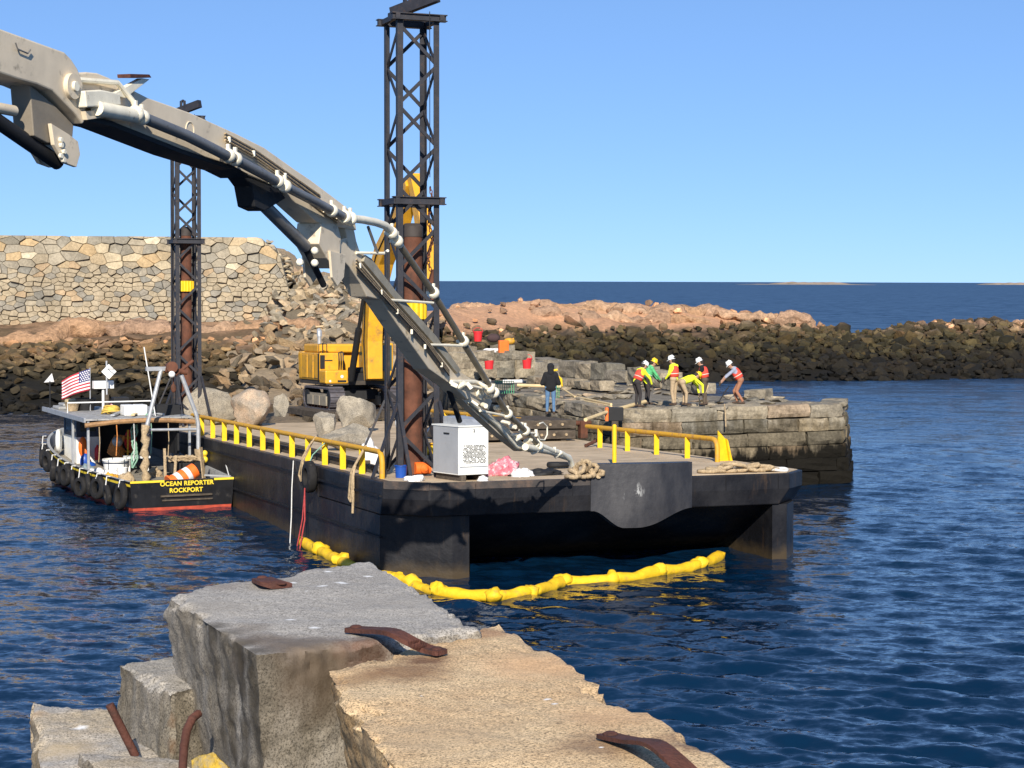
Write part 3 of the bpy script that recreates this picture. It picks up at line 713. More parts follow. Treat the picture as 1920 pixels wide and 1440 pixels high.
# ------------------------------------------------------------------ excavator
def excavator():
    q = DL(634, 783); EX, EY = q.x + 1.25, q.y + 2.3
    root = thing('excavator', 'yellow tracked excavator with raised boom standing on timber mats on the barge', 'excavator', M=BM(EX, EY, .30))
    SHOE = paint('track_shoe_steel', (.12,.11,.12), .5, .3, 5, (.08,.06,.045), .1, 6, .2, 20, .4); FRAME = paint('dusty_track_frame', (.27,.23,.17), .85, .25, 3, None)
    for sx in (-1, 1):
        cx = sx*1.25; L = 2.3; hh = 1.0
        prof = []
        for i in range(13): a = -math.pi/2 - math.pi*i/12; prof.append((-L + .5 + .5*math.cos(a), .5 + .5*math.sin(a)))
        for i in range(13): a = math.pi/2 - math.pi*i/12; prof.append((L - .5 + .5*math.cos(a), .5 + .5*math.sin(a)))
        b = MB(); ins = [(y*.955, .5 + (z-.5)*.86) for y, z in prof]
        k = len(prof); vs = [(cx-.34, y, z) for y, z in prof] + [(cx+.34, y, z) for y, z in prof] + [(cx-.34, y, z) for y, z in ins] + [(cx+.34, y, z) for y, z in ins]
        fs = []
        for i in range(k): j = (i+1) % k; fs += [(i, j, k+j, k+i), (2*k+i, 3*k+i, 3*k+j, 2*k+j), (i, 2*k+i, 2*k+j, j), (k+i, k+j, 3*k+j, 3*k+i)]
        b.add(vs, fs); tr = b.build('track', SHOE, root)
        per = [V((0, *p)) for p in prof]; tot = sum((per[(i+1) % k]-per[i]).length for i in range(k)); n = 46; g = MB()
        for s in range(n):
            d = tot*s/n
            for i in range(k):
                e = (per[(i+1) % k]-per[i]); l_ = e.length
                if d <= l_: break
                d -= l_
            p = per[i] + e*(d/l_); tn = e.normalized(); nr = V((0, p.y - max(-L+.5, min(L-.5, p.y)), p.z-.5)).normalized() if abs(p.y) > L-.5 else V((0, 0, 1 if p.z > .5 else -1))
            g.beam(V((cx-.36, p.y, p.z)) + nr*.015, V((cx+.36, p.y, p.z)) + nr*.015, .045, .06, nr)
        stuff(g.build('track_shoes', SHOE, tr))
        b = MB(); b.box((cx-.24, -L+.6, .3), (cx+.24, L-.6, .72))
        for i in range(3): b.box((cx-.37, -L+.7+i*1.08, .2), (cx+.30, -L+1.65+i*1.08, .62))
        b.build('track_frame', FRAME, root)
        for y in (-L+.5, L-.5): b = MB(); b.cyl((cx-.30, y, .5), (cx+.30, y, .5), .36, 18); b.build('idler_wheel', BLK, root, 40)
        b = MB()
        for i in range(7): b.cyl((cx-.3, -1.5+i*.5, .2), (cx+.3, -1.5+i*.5, .2), .12, 10)
        b.build('rollers', RUST, root, 40)
    b = MB(); b.box((-1.0, -1.0, .45), (1.0, 1.0, .9)); b.cyl((0,0,.9), (0,0,1.12), .8, 24); b.build('undercarriage', BLK, root)
    b = MB(); b.box((-1.55, -1.5, 1.12), (1.55, 3.0, 1.3)); b.build('turntable_frame', paint('frame_dark', (.05,.04,.03), .7, .3, 3), root)
    # engine house with counterweight
    b = MB(); b.box((-1.6, -.55, 1.3), (-.45, 2.6, 2.55)); b.box((-.452, .4, 1.3), (1.58, 2.6, 2.55)); hs = b.build('engine_house', CATY, root, bevel=.05)
    b = MB(); b.box((-1.5, .1, 2.552), (1.5, 2.5, 2.95)); b.build('engine_hood', CATY, root, bevel=.08)
    for (x, y0, y1) in ((-1.61, -.3, .35), (-1.61, .5, 1.4), (-1.61, 1.5, 2.4)):
        MB().box((x-.02, y0, 1.4), (x+.02, y1, 2.45)).build('side_panel', CATY, root, bevel=.01)
    MB().box((-1.635, -.52, 1.34), (-1.615, -.33, 2.5)).build('side_grille', BLK, root)
    b = MB(); b.prism([(-1.55, 1.25), (-1.6, 2.6), (1.6, 2.6), (1.55, 1.25)], lambda a, c, t: (a, t, c), 2.602, 3.25); b.build('counterweight', CATY, root, bevel=.12)
    b = MB(); b.box((-1.62, -1.55, 1.18), (-.55, -.56, 1.78)); tb = b.build('tool_box', CATY, root, bevel=.06)
    MB().cyl((-.85, -1.57, 1.5), (-.85, -1.54, 1.5), .07, 14).build('lamp', WHITE, tb, 40); MB().cyl((-1.4, -1.57, 1.3), (-1.4, -1.54, 1.3), .05, 12).build('lamp', WHITE, tb, 40)
    MB().box((-1.05, -1.565, 1.25), (-.65, -1.552, 1.34)).build('warning_plate', BLK, tb)
    MB().box((-1.35, -.565, 2.18), (-1.0, -.552, 2.23)).build('grab_plate', BLK, hs)
    b = MB(); b.box((-1.58, -.62, 1.85), (-1.38, -.553, 2.45)); b.build('mirror', BLK, root)
    b = MB()
    for x in (-1.62, -1.25): b.tube([(x, -.5, 2.5), (x, -.5, 2.95)], .02, 6)
    b.tube([(-1.62, -.5, 2.95), (-1.25, -.5, 2.95)], .02, 6); b.tube([(-1.44, -.5, 1.9), (-1.44, -.5, 3.0)], .025, 6); b.build('handrail', BLK, root, 40)
    b = MB(); b.tube([(-1.2, .9, 2.9), (-1.2, .9, 3.3)], .09, 12); b.tube([(-1.2, .9, 3.28), (-1.2, .9, 3.5), (-1.2, 1.0, 3.6)], [.12, .12, .1], 12); b.build('exhaust_stack', ALU, root, 40)
    b = MB(); 
    for i in range(3): b.tube([(-.5-.1*i, -.56, 1.8), (-.55-.1*i, -.75, 2.2), (-.52-.1*i, -.6, 2.55), (-.45, -.2, 2.6)], .03, 6)
    b.build('hydraulic_hose', DKH, root, 40)
    # cab
    b = MB(); b.box((.5, -1.6, 1.3), (1.55, .38, 3.0)); cb = b.build('cab', CATY, root, bevel=.06)
    for a, c in (((.58, -1.62, 1.75), (1.47, -1.602, 2.9)), ((.488, -1.45, 1.8), (.498, .2, 2.85))): MB().box(a, c).build('cab_window', TEAL, cb)
    # boom in the plane x = .05, s forward = -y
    def BQ(px, py, x=.05):
        X = MW[root.name].inverted(); o = X @ CAM; d = X.to_3x3() @ ray(px, py); t = (x - o.x)/d.x
        return o + d*t
    fn = lambda a, c, t: (t, -a, c)
    def prof(px, hw):
        C = [BQ(x, y, 0.) for x, y in px]; C = [(-p.y, p.z) for p in C]; up_, dn_ = [], []
        for i, (s_, z_) in enumerate(C):
            a_, e_ = C[max(i-1, 0)], C[min(i+1, len(C)-1)]; d_ = V((e_[0]-a_[0], e_[1]-a_[1])).normalized()
            up_.append((s_ - d_.y*hw[i], z_ + d_.x*hw[i])); dn_.append((s_ + d_.y*hw[i], z_ - d_.x*hw[i]))
        print('boom', [(round(s_, 1), round(z_, 1)) for s_, z_ in C]); return up_ + dn_[::-1], C
    pb, cb_ = prof([(700,712), (697,640), (700,560), (720,480), (752,410), (774,342)], [.3, .5, .55, .5, .38, .2])
    b = MB(); b.prism(pb, fn, -.34, .34); bo = b.build('boom', CATY, root, bevel=.03)
    ps, cs_ = prof([(776,330), (790,400), (800,470), (806,530)], [.22, .34, .3, .2])
    b = MB(); b.prism(ps, fn, -.24, .24); b.build('stick', CATY, root, bevel=.03)
    for sx in (-.62, .62):
        b = MB(); m_ = cb_[2]; p0_ = V((sx*.86, -1.9, 1.35)); p1_ = V((sx*.86, -m_[0] - .35, m_[1] + .2)); pm_ = p0_.lerp(p1_, .6); b.tube([p0_, pm_], .15, 12); b.tube([pm_, p1_], .085, 10); b.build('boom_cylinder', BLK, root, 40)
        for xx in (-.36, .36): b = MB(); b.tube([(xx, -q_[0], q_[1]) for q_ in cb_[:5]], .035, 6); b.build('boom_hose', DKH, root, 40)
    b = MB(); b.cyl((-.4, -1.1, 1.75), (.4, -1.1, 1.75), .16, 14); b.box((-.45, -1.45, 1.25), (.45, -.5, 1.65)); b.build('boom_foot', BLK, root)
    e_ = cs_[-1]; b = MB(); b.prism([(e_[0]-.25, e_[1]+.15), (e_[0]+.25, e_[1]+.15), (e_[0]+.3, e_[1]-.4), (e_[0]-.2, e_[1]-.4)], fn, -.28, .28); b.build('coupler', BLK, root)
    for nm, p in (('foot', (0,-1.1,1.75)), ('apex', (0,-6.0,9.6)), ('sticktip', (0,-6.8,5.3)), ('track front', (-1.25,-2.3,0)), ('house top left back', (-1.6,3.2,2.55)), ('bend', (0,-2,5))): print(nm, [round(v) for v in proj(MW[root.name] @ V(p))])
    m = thing('timber_mat', 'dark timber mat under the tracks of the yellow excavator', 'timber mat', M=BM(EX, EY, .013))
    for i in range(9): MB().box((-2.3+i*.53, -3.6, 0), (-2.3+i*.53+.5, 3.4, .286)).build('timber', TIMBER, m, bevel=.02)
excavator()

# ------------------------------------------------------------------ loads and gear on the barge deck
def boulder(M, r, seed, mat, label, cat='boulder', group=None, name='boulder', flat=.25, ang=9):
    bm = bmesh.new(); bmesh.ops.create_icosphere(bm, subdivisions=4, radius=1); rg = random.Random(seed)
    pls = [(V((rg.gauss(0,1), rg.gauss(0,1), rg.gauss(0,1))).normalized(), rg.uniform(.52, .84)) for i in range(ang+5)] + [(V((0,0,-1)), .62)]
    for v in bm.verts:
        p = v.co.copy()
        for n, d in pls:
            k = p.dot(n) - d
            if k > 0: p -= n*k*.99
        p += p.normalized()*(NZ.fractal(p*2.2 + V((seed*3., 0, 0)), .9, 2.1, 5)*.085 - .07*max(0, NZ.noise(p*1.7 + V((seed, 5, 0)))))
        v.co = V((p.x*r[0], p.y*r[1], p.z*r[2]))
    zmin = min(v.co.z for v in bm.verts)
    for v in bm.verts: v.co.z -= zmin
    me = bpy.data.meshes.new(name); bm.to_mesh(me); bm.free(); me.materials.append(mat)
    me.polygons.foreach_set('use_smooth', [True]*len(me.polygons)); me.set_sharp_from_angle(angle=R(28))
    return tag(obj(name, me, None, 0, M), label, cat, group)
BLD1 = granite('boulder_granite', (.34,.295,.225), (.22,.195,.155), .4, .45, bump=1., big=2.2)
BLD2 = granite('boulder_pink_granite', (.44,.32,.22), (.27,.235,.185), .4, .45, bump=1., big=1.8)
def on_deck(px, py, h=0): q = DL(px, py, h); return q
def bl(px, py, r, seed, mat, label, z=.012, rz=0):
    q = DL(px, py, z); boulder(BM(q.x, q.y + r[1]*.75, z - .02, rz), r, seed, mat, label, group='boulders on the barge deck')
bl(400, 798, (1.3,.85,.98), 1, BLD1, 'grey slab sided boulder at the far end of the barge rail')
bl(482, 800, (1.0,.9,.92), 2, BLD2, 'big rounded pinkish boulder beside the barge rail')
bl(530, 782, (.42,.5,.66), 3, BLD1, 'narrow upright boulder tucked behind the big rounded boulder')
bl(655, 846, (1.08,.6,.58), 4, BLD1, 'low flat granite slab nearest the foot of the bow tower')
q = DL(618, 822); boulder(BM(q.x+.1, q.y + .75, .0, .4), (.52,.55,.66), 5, BLD1, 'small tan boulder leaning on the large boulder beside the timber mat', group='boulders on the barge deck')
q = DL(680, 812); boulder(BM(q.x+.05, q.y + .95, .0, .3), (.90,.72,1.0), 8, BLD1, 'large pale angular boulder between the excavator and the bow tower', group='boulders on the barge deck')
# long timbers lying beside the left rail
for i, (x, y0, y1, lab) in enumerate(((.75, 4.0, 22., 'long squared timber lying on the deck nearest the left rail'), (1.15, 6., 23.5, 'long squared timber on the deck, second from the left rail'))):
    t_ = thing('deck_timber', lab, 'timber', M=BM(x, y0, .013)); MB().box((-.11, 0, 0), (.11, y1-y0, .2)).build('beam', TIMBER, t_, bevel=.015)
# stack of crane mats across the deck
def mats():
    q = DL(1003, 829); rt_ = DL(1088, 829); lf = DL(872, 826)
    X0, X1 = lf.x - 1.0, rt_.x + .1; y0 = q.y; dz = .34
    root = thing('timber_mat_stack', 'two layer stack of dark timber crane mats lying across the barge behind the cabinet', 'timber mats', M=BM((X0+X1)/2, y0, .013)); hw = (X1-X0)/2
    for l in range(2):
        for i in range(7):
            o = l*.25 + random.uniform(-.06, .06); y = i*.52 + l*.35
            bb = MB().box((-hw + o, y, l*dz + .08), (hw + o - .1*l, y + .5, l*dz + .08 + .30)); bb.build('timber', TIMBER, root, bevel=.02)
        for k in range(9):
            x = -hw + .4 + k*(2*hw-.8)/8; yy = l*.35 - .015; MB().cyl((x, yy - .03, l*dz + .23), (x, yy + .02, l*dz + .23), .05, 8).build('bolt_head', ROPE, root)
    for x in (-hw*.8, 0, hw*.8): MB().box((x-.1, .1, .0), (x+.1, 3.6, .078)).build('bearer', TIMBER, root)
    return root, (X0, X1, y0, dz*2+.09)
mat_root, MATS = mats(); print('mats', MATS)

# white ventilated cabinet
def cabinet():
    n = DL(860, 904); root = thing('equipment_cabinet', 'white steel equipment cabinet with a perforated vent at the bow', 'cabinet', M=BM(n.x, n.y, .012, R(11)))
    l = DL(806, 887) - n; r = DL(921, 893) - n; a = l.length; c = r.length; print('cab', l, r)
    wdt, dep, h = 1.0, .86, 1.36; z0 = .16
    w_ = .90; d_ = 1.30; h = 1.24
    MB().box((0, 0, z0), (w_, d_, z0 + h)).build('cabinet_body', WHITEG, root, bevel=.012)
    MB().box((-.03, -.03, z0 + h + .001), (w_ + .03, d_ + .03, z0 + h + .035)).build('lid', WHITEG, root)
    b = MB(); b.prism([(.1, 0), (d_-.1, 0), (d_-.1, .2), (.35, .14)], lambda p, q, t: (t, p, z0 + h + .036 + q), .25, w_ - .02); b.build('raised_hatch', ALU, root)
    for x in (.08, w_ - .22): MB().box((x, .0, 0), (x + .14, d_, z0 - .001)).build('skid', TIMBER, root)
    MB().box((.03, -.012, z0 + .2), (w_ - .03, -.002, z0 + .22)).build('seam', ALU, root)
    hs = MB(); rg = random.Random(2)
    for i in range(14):
        for j in range(15):
            if rg.random() < .85:
                x = .13 + j*.052 + (i % 2)*.026 + rg.uniform(-.006, .006); z = z0 + .30 + i*.034
                if x < w_ - .1: hs.box((x, -.006, z), (x + .040, -.001, z + .019))
    stuff(hs.build('vent_slots', BLK, root))
    b = MB(); b.torus((.45, -.012, z0 + h - .1), .035, .008, (1,0,0), 12, 5); b.build('lifting_ring', BLK, root)
    b = MB(); b.box((-.03, .45, z0 + h - .2), (-.009, .72, z0 + h - .165)); b.build('door_handle', BLK, root)
    b = MB(); b.box((-.008, .02, z0+.04), (-.002, d_-.02, z0+h-.02)); b.build('left_sheet', paint('grey_left_sheet', (.36,.365,.37), .5, .08, 2, (.34,.27,.2), .0, 3, .06, 30), root)  # grey sheet over the whole left face of the white cabinet
cabinet()
def at(px, py, h=.012): q = DL(px, py); return q
q = DL(754, 897); r_ = thing('bucket', 'blue plastic bucket beside the foot of the bow tower', 'bucket', M=BM(q.x, q.y + .1, .012))
b = MB(); b.lathe([(.14, 0), (.16, .30), (.175, .30), (.175, .33), (.15, .33), (.13, .04)], 20); b.build('pail', BLUE, r_, 40); MB().torus((0,0,.31), .178, .01, n=20).build('rim', BLUE, r_, 40)
q = DL(783, 874); r_ = thing('winch', 'yellow deck winch with a brown banded drum beside the white cabinet', 'winch', M=BM(q.x - .1, q.y + .15, .012, R(-14)) @ Mx.Scale(.82, 4))
b = MB(); b.tube([(-.55, 0, .55), (.7, 0, .55)], .20, 18); b.build('drum_housing', YEL, r_, 40); b = MB(); b.tube([(-.12, 0, .55), (.2, 0, .55)], .215, 18); b.build('drum_band', RUST, r_, 40)
b = MB(); b.box((-.6, -.3, 0), (.75, .3, .12)); b.box((-.5, -.22, .12), (-.4, .22, .5)); b.box((.55, -.22, .12), (.65, .22, .5)); b.build('winch_base', STEELT, r_); b = MB(); b.box((-.5, -.24, .76), (.7, .2, .80)); b.build('top_plate', CATY, r_)
q = DL(792, 893); r_ = thing('pump_motor', 'small orange pump motor under the yellow winch', 'motor', M=BM(q.x, q.y + .0, .012))
b = MB(); b.tube([(-.22, 0, .2), (.2, 0, .2)], .17, 16); b.build('motor_casing', ORANGE, r_, 40); b = MB(); b.lathe([(.05, 0), (.12, .0), (.12, .02), (.04, .1)], 12, 0, Mx.Translation((0, -.2, .2)) @ Mx.Rotation(R(90), 4, 'X')); b.build('fan_cover', ORANGE, r_, 40); MB().box((-.25, -.12, 0), (.22, .12, .05)).build('motor_foot', STEELT, r_)

def rope_pile(name, label, M, mat, ex, ey, ez, n, r, seed, cat='rope'):
    rg = random.Random(seed); pts = []
    for i in range(n*10):
        t = i/10*2*math.pi/1.0; k = .45 + .5*rg.random() if i % 7 == 0 else None
        a = 1 - .35*abs(math.sin(i*.13 + seed)); u = i/(n*10)
        x = ex*(-1 + 2*u) + ex*.28*math.cos(t)*a + rg.uniform(-.02, .02); y = ey*math.sin(t*.97)*a
        z = r + ez*abs(math.sin(u*math.pi))*(.5 + .5*math.sin(i*.37 + seed))**2
        pts.append((x, y, z))
    o = thing(name, label, cat, M=M); MB().tube(pts, r, 7).build('rope_coil', mat, o, 60); return o
q = DL(1395, 888); rope_pile('rope_heap', 'tan mooring rope heaped along the right end of the bow', BM(q.x, q.y + .28, .012, R(-3)), ROPE, 1.0, .24, .20, 12, .055, 3)
q = DL(1105, 900); rope_pile('rope_heap', 'large knotted heap of brown rope left of the curved bow knee', BM(q.x, q.y + .3, .012), ROPE, .40, .26, .42, 11, .062, 9)
q = DL(1460, 886); o = thing('rope_loop', 'pale grey eye of rope at the right corner of the bow', 'rope', M=BM(q.x, q.y+.2, .012)); MB().tube([(.38*math.cos(t), .14*math.sin(t), .05 + .03*math.sin(2*t)) for t in [i*6.283/24 for i in range(24)]], .04, 7, 0, True).build('eye', ROPEW, o, 60)
def heap(name, label, M, ext, mat, seed, cat, fold=.5):
    bm = bmesh.new(); bmesh.ops.create_icosphere(bm, subdivisions=4, radius=1)
    for v in bm.verts:
        p = v.co.copy(); d = NZ.fractal(p*1.6 + V((seed*5., 2, 1)), .7, 2.2, 4)*fold + abs(NZ.noise(p*4 + V((seed, 0, 0))))*.25*fold
        p = p*(1 + d); v.co = V((p.x*ext[0], p.y*ext[1], max(0, p.z*ext[2])))
    me = bpy.data.meshes.new(name); bm.to_mesh(me); bm.free(); me.materials.append(mat); me.polygons.foreach_set('use_smooth', [True]*len(me.polygons))
    return tag(obj(name, me, None, 0, M), label, cat)
q = DL(948, 893); heap('debris_sack', 'pink and white crumpled sack beside the white cabinet', BM(q.x, q.y + .3, .012), (.50,.3,.38), CLOTHP, 1, 'sack')
q = DL(985, 895); heap('crumpled_sheet', 'white crumpled plastic sheet right of the pink sack', BM(q.x, q.y + .2, .012), (.30,.25,.2), CLOTHW, 2, 'sheet')
q = DL(1020, 893); heap('tarpaulin', 'dark crumpled tarpaulin strewn along the bow edge', BM(q.x, q.y + .25, .012), (.62,.22,.16), BLK, 3, 'tarpaulin')
q = DL(782, 904); heap('rag_heap', 'white rags on the deck edge next to the blue bucket', BM(q.x, q.y + .2, .012), (.26,.16,.15), CLOTHW, 4, 'rags')
q = DL(908, 903); heap('small_rag', 'small white rag at the foot of the white cabinet', BM(q.x, q.y + .08, .012), (.14,.1,.1), CLOTHW, 5, 'rag')
q = DL(712, 880); heap('white_bag', 'white bulk bag standing behind the end of the left rail', BM(q.x, q.y + 1.0, .012), (.30,.3,.75), CLOTHW, 6, 'bag', .25)
q = DL(1052, 880); o = thing('rubber_hose_end', 'black rubber end hose lying coiled under the tip of the pump boom', 'hose', M=BM(q.x, q.y + .2, .012)); MB().tube([(.28*math.cos(t), .16*math.sin(t), .08 + .03*i/20) for i, t in [(i, i*6.283/18) for i in range(32)]], .07, 10).build('hose', BLK, o, 60)
q = DL(1110, 836); o = thing('steel_bollard_bar', 'short rusty bar lying on the deck near the right rail', 'bar', M=BM(q.x - .3, q.y - .7, .07)); MB().tube([(-.35, -.25, 0), (.35, .3, .15)], .06, 8).build('bar', RUST, o, 40)
# cable hoop behind the cabinet
q = DL(790, 850); o = thing('wire_hoop', 'loop of stiff grey cable standing behind the white cabinet', 'cable', M=BM(q.x, q.y + .8, .5)); MB().tube([(.62*math.cos(t), .1*math.cos(t), .45 + .52*math.sin(t)) for t in [i*6.283/28 - .8 for i in range(24)]], .028, 7).build('cable', ALU, o, 60)
# second stone behind: broken tread plate posts near the mat stack
q = DL(1093, 822); o = thing('mooring_post', 'rusty steel mooring post at the right end of the mat stack', 'post', M=BM(q.x - .05, q.y - .1, .012)); b = MB(); b.box((-.14, -.14, 0), (.14, .14, .62)); b.build('shaft', RUST, o, bevel=.02); b = MB(); b.cyl((-.3, 0, .55), (.3, 0, .55), .09, 12); b.build('cross_bar', RUST, o, 40)

# tyre fender and ropes hung on the left side
def tyre(o, r=.46, w_=.26, axis=(1,0,0), nm='tyre', mat=None):
    q_ = V((0,0,1)).rotation_difference(V(axis)).to_matrix().to_4x4()
    prof = [(r*.52, -w_*.4), (r*.55, -w_*.5), (r*.85, -w_*.5), (r*.97, -w_*.36), (r, -w_*.2), (r, w_*.2), (r*.97, w_*.36), (r*.85, w_*.5), (r*.55, w_*.5), (r*.52, w_*.4)]
    n = 26; vs = []; fs = []; k = len(prof)
    for j in range(n):
        t = 2*math.pi*j/n
        for (a, z) in prof: vs.append((a*math.cos(t), a*math.sin(t), z))
    for j in range(n):
        for i in range(k): fs.append((j*k+i, ((j+1) % n)*k+i, ((j+1) % n)*k+(i+1) % k, j*k+(i+1) % k))
    return MB().add(vs, fs, 0, q_).build(nm, mat or RUBBER, o, 40)
yl = 7.2
o = thing('tyre_fender', 'black tyre fender hung over the left side of the barge below the rail', 'tyre', M=BM(-.19, yl, -.30)); tyre(o)
b = MB(); b.tube([(0, 0, .40), (.1, .02, .62), (.52, .03, 1.0)], .02, 6); b.build('hanging_line', ROPEG, o, 60)
def hang(name, label, pts, r, mat, M, cat='rope'):
    o = thing(name, label, cat, M=M); MB().tube(pts, r, 6).build('line', mat, o, 60); return o
hang('rope_loop', 'tan rope loop hung from the rail beside the tyre fender', [(.32, 0, .78), (.1, .02, .5), (-.08, 0, .2), (-.1, .18, -.1), (-.12, .3, -.35), (-.12, .1, -.5), (-.12, -.05, -.25), (-.08, 0, .1), (.2, .06, .6), (.33, .06, .78)], .035, ROPE, BM(0, 8.3, 0))
hang('rope_bunch', 'bunch of tan and white rope hung from the rail near the bow', [(.34, 0, .79), (.15, -.05, .5), (-.07, 0, .1), (-.08, .12, -.3), (-.08, .2, -.62), (-.08, .05, -.7), (-.07, -.05, -.4), (-.07, 0, .05), (.05, .0, .3), (-.07, -.16, .0), (-.08, -.2, -.5), (-.08, -.14, -1.0)], .035, ROPE, BM(0, 3.45, 0))
hang('mooring_line', 'thin grey line sagging from the barge edge to the floating boom', [(-.02, 9.6, .0), (-.15, 9.3, -.8), (-.3, 8.8, -1.6), (-.5, 8.2, -2.2), (-.65, 7.7, -2.5)], .016, ROPEW, BM(0, 0, 0))
for i in range(2): hang('red_line', ('left', 'right')[i] + ' strand of the red line hanging from the tyre fender to the water', [(-.34, 7.15 + .03*i, -.62), (-.40, 7.2 - .25*i, -1.5), (-.6, 7.35 - .35*i, -2.7)], .022, ROPER, BM(0, 0, 0))

# ------------------------------------------------------------------ floating containment boom
def cont_boom():
    PX = [(590,1016), (622,1033), (655,1052), (700,1072), (742,1087), (772,1097), (822,1110), (925,1120), (992,1110)]
    PX2 = [(1000,1110), (1055,1092), (1146,1087), (1236,1074), (1312,1060), (1350,1044)]
    k = 0
    for lab, pts in (('yellow floating containment boom curving round the left corner of the barge', PX), ('yellow floating containment boom lying across the open bow of the barge', PX2)):
        W = []
        for x, y in pts:
            w0 = PZ(x, y, .06); l0 = IBG @ w0
            if l0.y > .9 and l0.x < 4 and l0.x > -.32: w0 = MBG @ V((-.32, l0.y, l0.z)); w0.z = .06
            W.append(w0)
        root = thing('containment_boom', lab, 'floating boom', W[0], group='yellow floating containment booms')
        for a, c in zip(W, W[1:]):
            d = (c - a); L = d.length; dn = d/L; n = 16; P = []; Rr = []
            for i in range(n+1):
                t = i/n; P.append(a + d*t + V((0, 0, .015*math.sin(t*9)))); Rr.append(.155*(.62 if i in (0, n) else 1))
            fb = MB().tube(P, Rr, 14); fb.v = [tuple(V(v) + V((0, 0, 1))*NZ.noise(V(v)*2.3)*.05 + (V(v) - a.lerp(c, .5)).normalized()*NZ.noise(V(v)*7)*.025) for v in fb.v]; fb.build('float', YELB, root, 60, world=True)
        for c in W[1:-1]:
            b = MB(); b.ball(c + V((0,0,.05)), (.24, .2, .17), 12, 8)
            nv = []
            for v in b.v: p_ = V(v); nv.append(tuple(p_ + (p_-c)*NZ.noise(p_*6)*.5))
            b.v = nv; b.build('fabric_joint', YELB, root, 60, world=True)
        for e in (W[0], W[-1]): MB().cyl(e - V((.03,0,.12)), e + V((.03,0,.14)), .13, 10).build('end_connector', YELB, root, 40, world=True)
cont_boom()

# ================================================================== CONCRETE PUMP BOOM (vertical plane through three points)
J1 = PY(95, 165, 27.0); J3 = PY(1000, 840, 47.0)
pd = V((J3.x - J1.x, J3.y - J1.y, 0)).normalized(); pn = V((pd.y, -pd.x, 0))      # pn points to the camera's right
WS = 1.22      # widths across the boom
def BP(px, py, off=0.):
    off *= WS
    d = ray(px, py); o = J1 + pn*off; t = (o - CAM).dot(pn)/d.dot(pn); return CAM + d*t
pump = thing('concrete_pump_boom', 'long folding beige concrete pump boom with delivery pipe reaching over the barge', 'pump boom', BP(-900, -200))
def plate(name, poly, w0, w1, mat, bevel=.02):
    P = [BP(x, y) for x, y in poly]; k = len(P); b = MB(); vs = [p + pn*w0*WS for p in P] + [p + pn*w1*WS for p in P]
    b.add(vs, [tuple(range(k)), tuple(reversed(range(k, 2*k)))] + [(i, i+k, (i+1) % k+k, (i+1) % k) for i in range(k)])
    return b.build(name, mat, pump, None, bevel, True)
def ptube(name, pts, off, r, mat, n=14, par=None):
    b = MB(); P = [BP(x, y, off) for x, y in pts]
    b.tube(P, r, n); return b.build(name, mat, par or pump, 50, 0, True)
# first visible arm
arm0 = plate('inner_arm', [(-1000,-292), (0,68), (50,86), (87,99), (100,112), (112,130), (122,157), (127,200), (127,225), (122,234), (112,220), (105,212), (85,192), (65,172), (37,160), (0,150), (-1000,-183)], -.24, .24, BEIGE, .025)
P = BP(98, 163); b = MB(); b.cyl(P + pn*.24*WS, P + pn*.36, .18, 24); b.build('pivot_boss', BEIGE, pump, 40, world=True); b = MB(); b.cyl(P + pn*.24*WS, P + pn*.40, .07, 16); b.build('pivot_pin', CREAM, pump, 40, world=True)
b = MB(); b.tube([BP(29, 80, .27), BP(33, 92, .27), BP(52, 100, .27), BP(57, 93, .27)], .012, 6); b.build('grab_handle', PIPEG, pump, 40, world=True)
plate('upper_lever', [(37,158), (82,196), (120,235), (118,262), (107,272), (70,268), (45,255)], -.13, .13, paint('lever_beige', (.25,.21,.155), .55, .2, 2, None), .015)
for w0, w1 in ((-.19, -.14), (.14, .19)): plate('lever_plate', [(69,232), (102,252), (120,266), (124,290), (117,314), (95,306), (75,272)], w0, w1, BEIGE, .008)
b = MB()
for (x, y) in ((113,272), (118,284), (112,292), (117,300), (112,262)): p = BP(x, y, .19); b.cyl(p, p + pn*.04, .035, 8)
stuff(b.build('bolt_heads', CREAM, pump, 40, world=True))
ptube('luffing_cylinder', [(-560, -157), (60, 272), (108, 305)], 0, .105, BLK, 16)
ptube('cylinder_barrel', [(-500, 128), (0, 203), (26, 208)], .05, .075, BEIGE, 14)
# second arm
arm1 = plate('middle_arm', [(118,140), (140,136), (160,138), (180,146), (255,184), (335,212), (420,250), (475,277), (532,317), (562,337), (620,380), (645,400), (650,432), (620,427), (575,417), (530,377), (505,352), (437,325), (410,310), (315,280), (180,226), (120,212)], -.17, .17, BEIGE, .02)
p = BP(356, 244, .172); b = MB(); b.torus(p, .13, .012, pn, 24, 6); b.build('inspection_ring', BEIGE, pump, 40, world=True)
plate('bottom_flange', [(120,214), (180,228), (315,281), (410,311), (437,326), (440,334), (410,319), (315,290), (180,238), (120,224)], -.22, .22, BLK, .005)
plate('cylinder_bracket', [(437,326), (505,352), (520,372), (480,396), (462,388), (455,350)], -.14, .14, BLK, .02)
ptube('folding_cylinder', [(482, 372), (572, 462)], 0, .115, PIPEG, 16); ptube('cylinder_rod', [(570, 460), (607, 535)], 0, .06, BLK, 12)
plate('folding_lever', [(580,418), (610,420), (617,445), (615,482), (607,504), (590,484), (575,457)], -.20, .20, BEIGE, .015)
plate('folding_link', [(592,470), (622,478), (618,520), (606,536), (596,520)], -.24, -.20, BEIGE, .008); plate('folding_link', [(592,470), (622,478), (618,520), (606,536), (596,520)], .20, .24, BEIGE, .008)
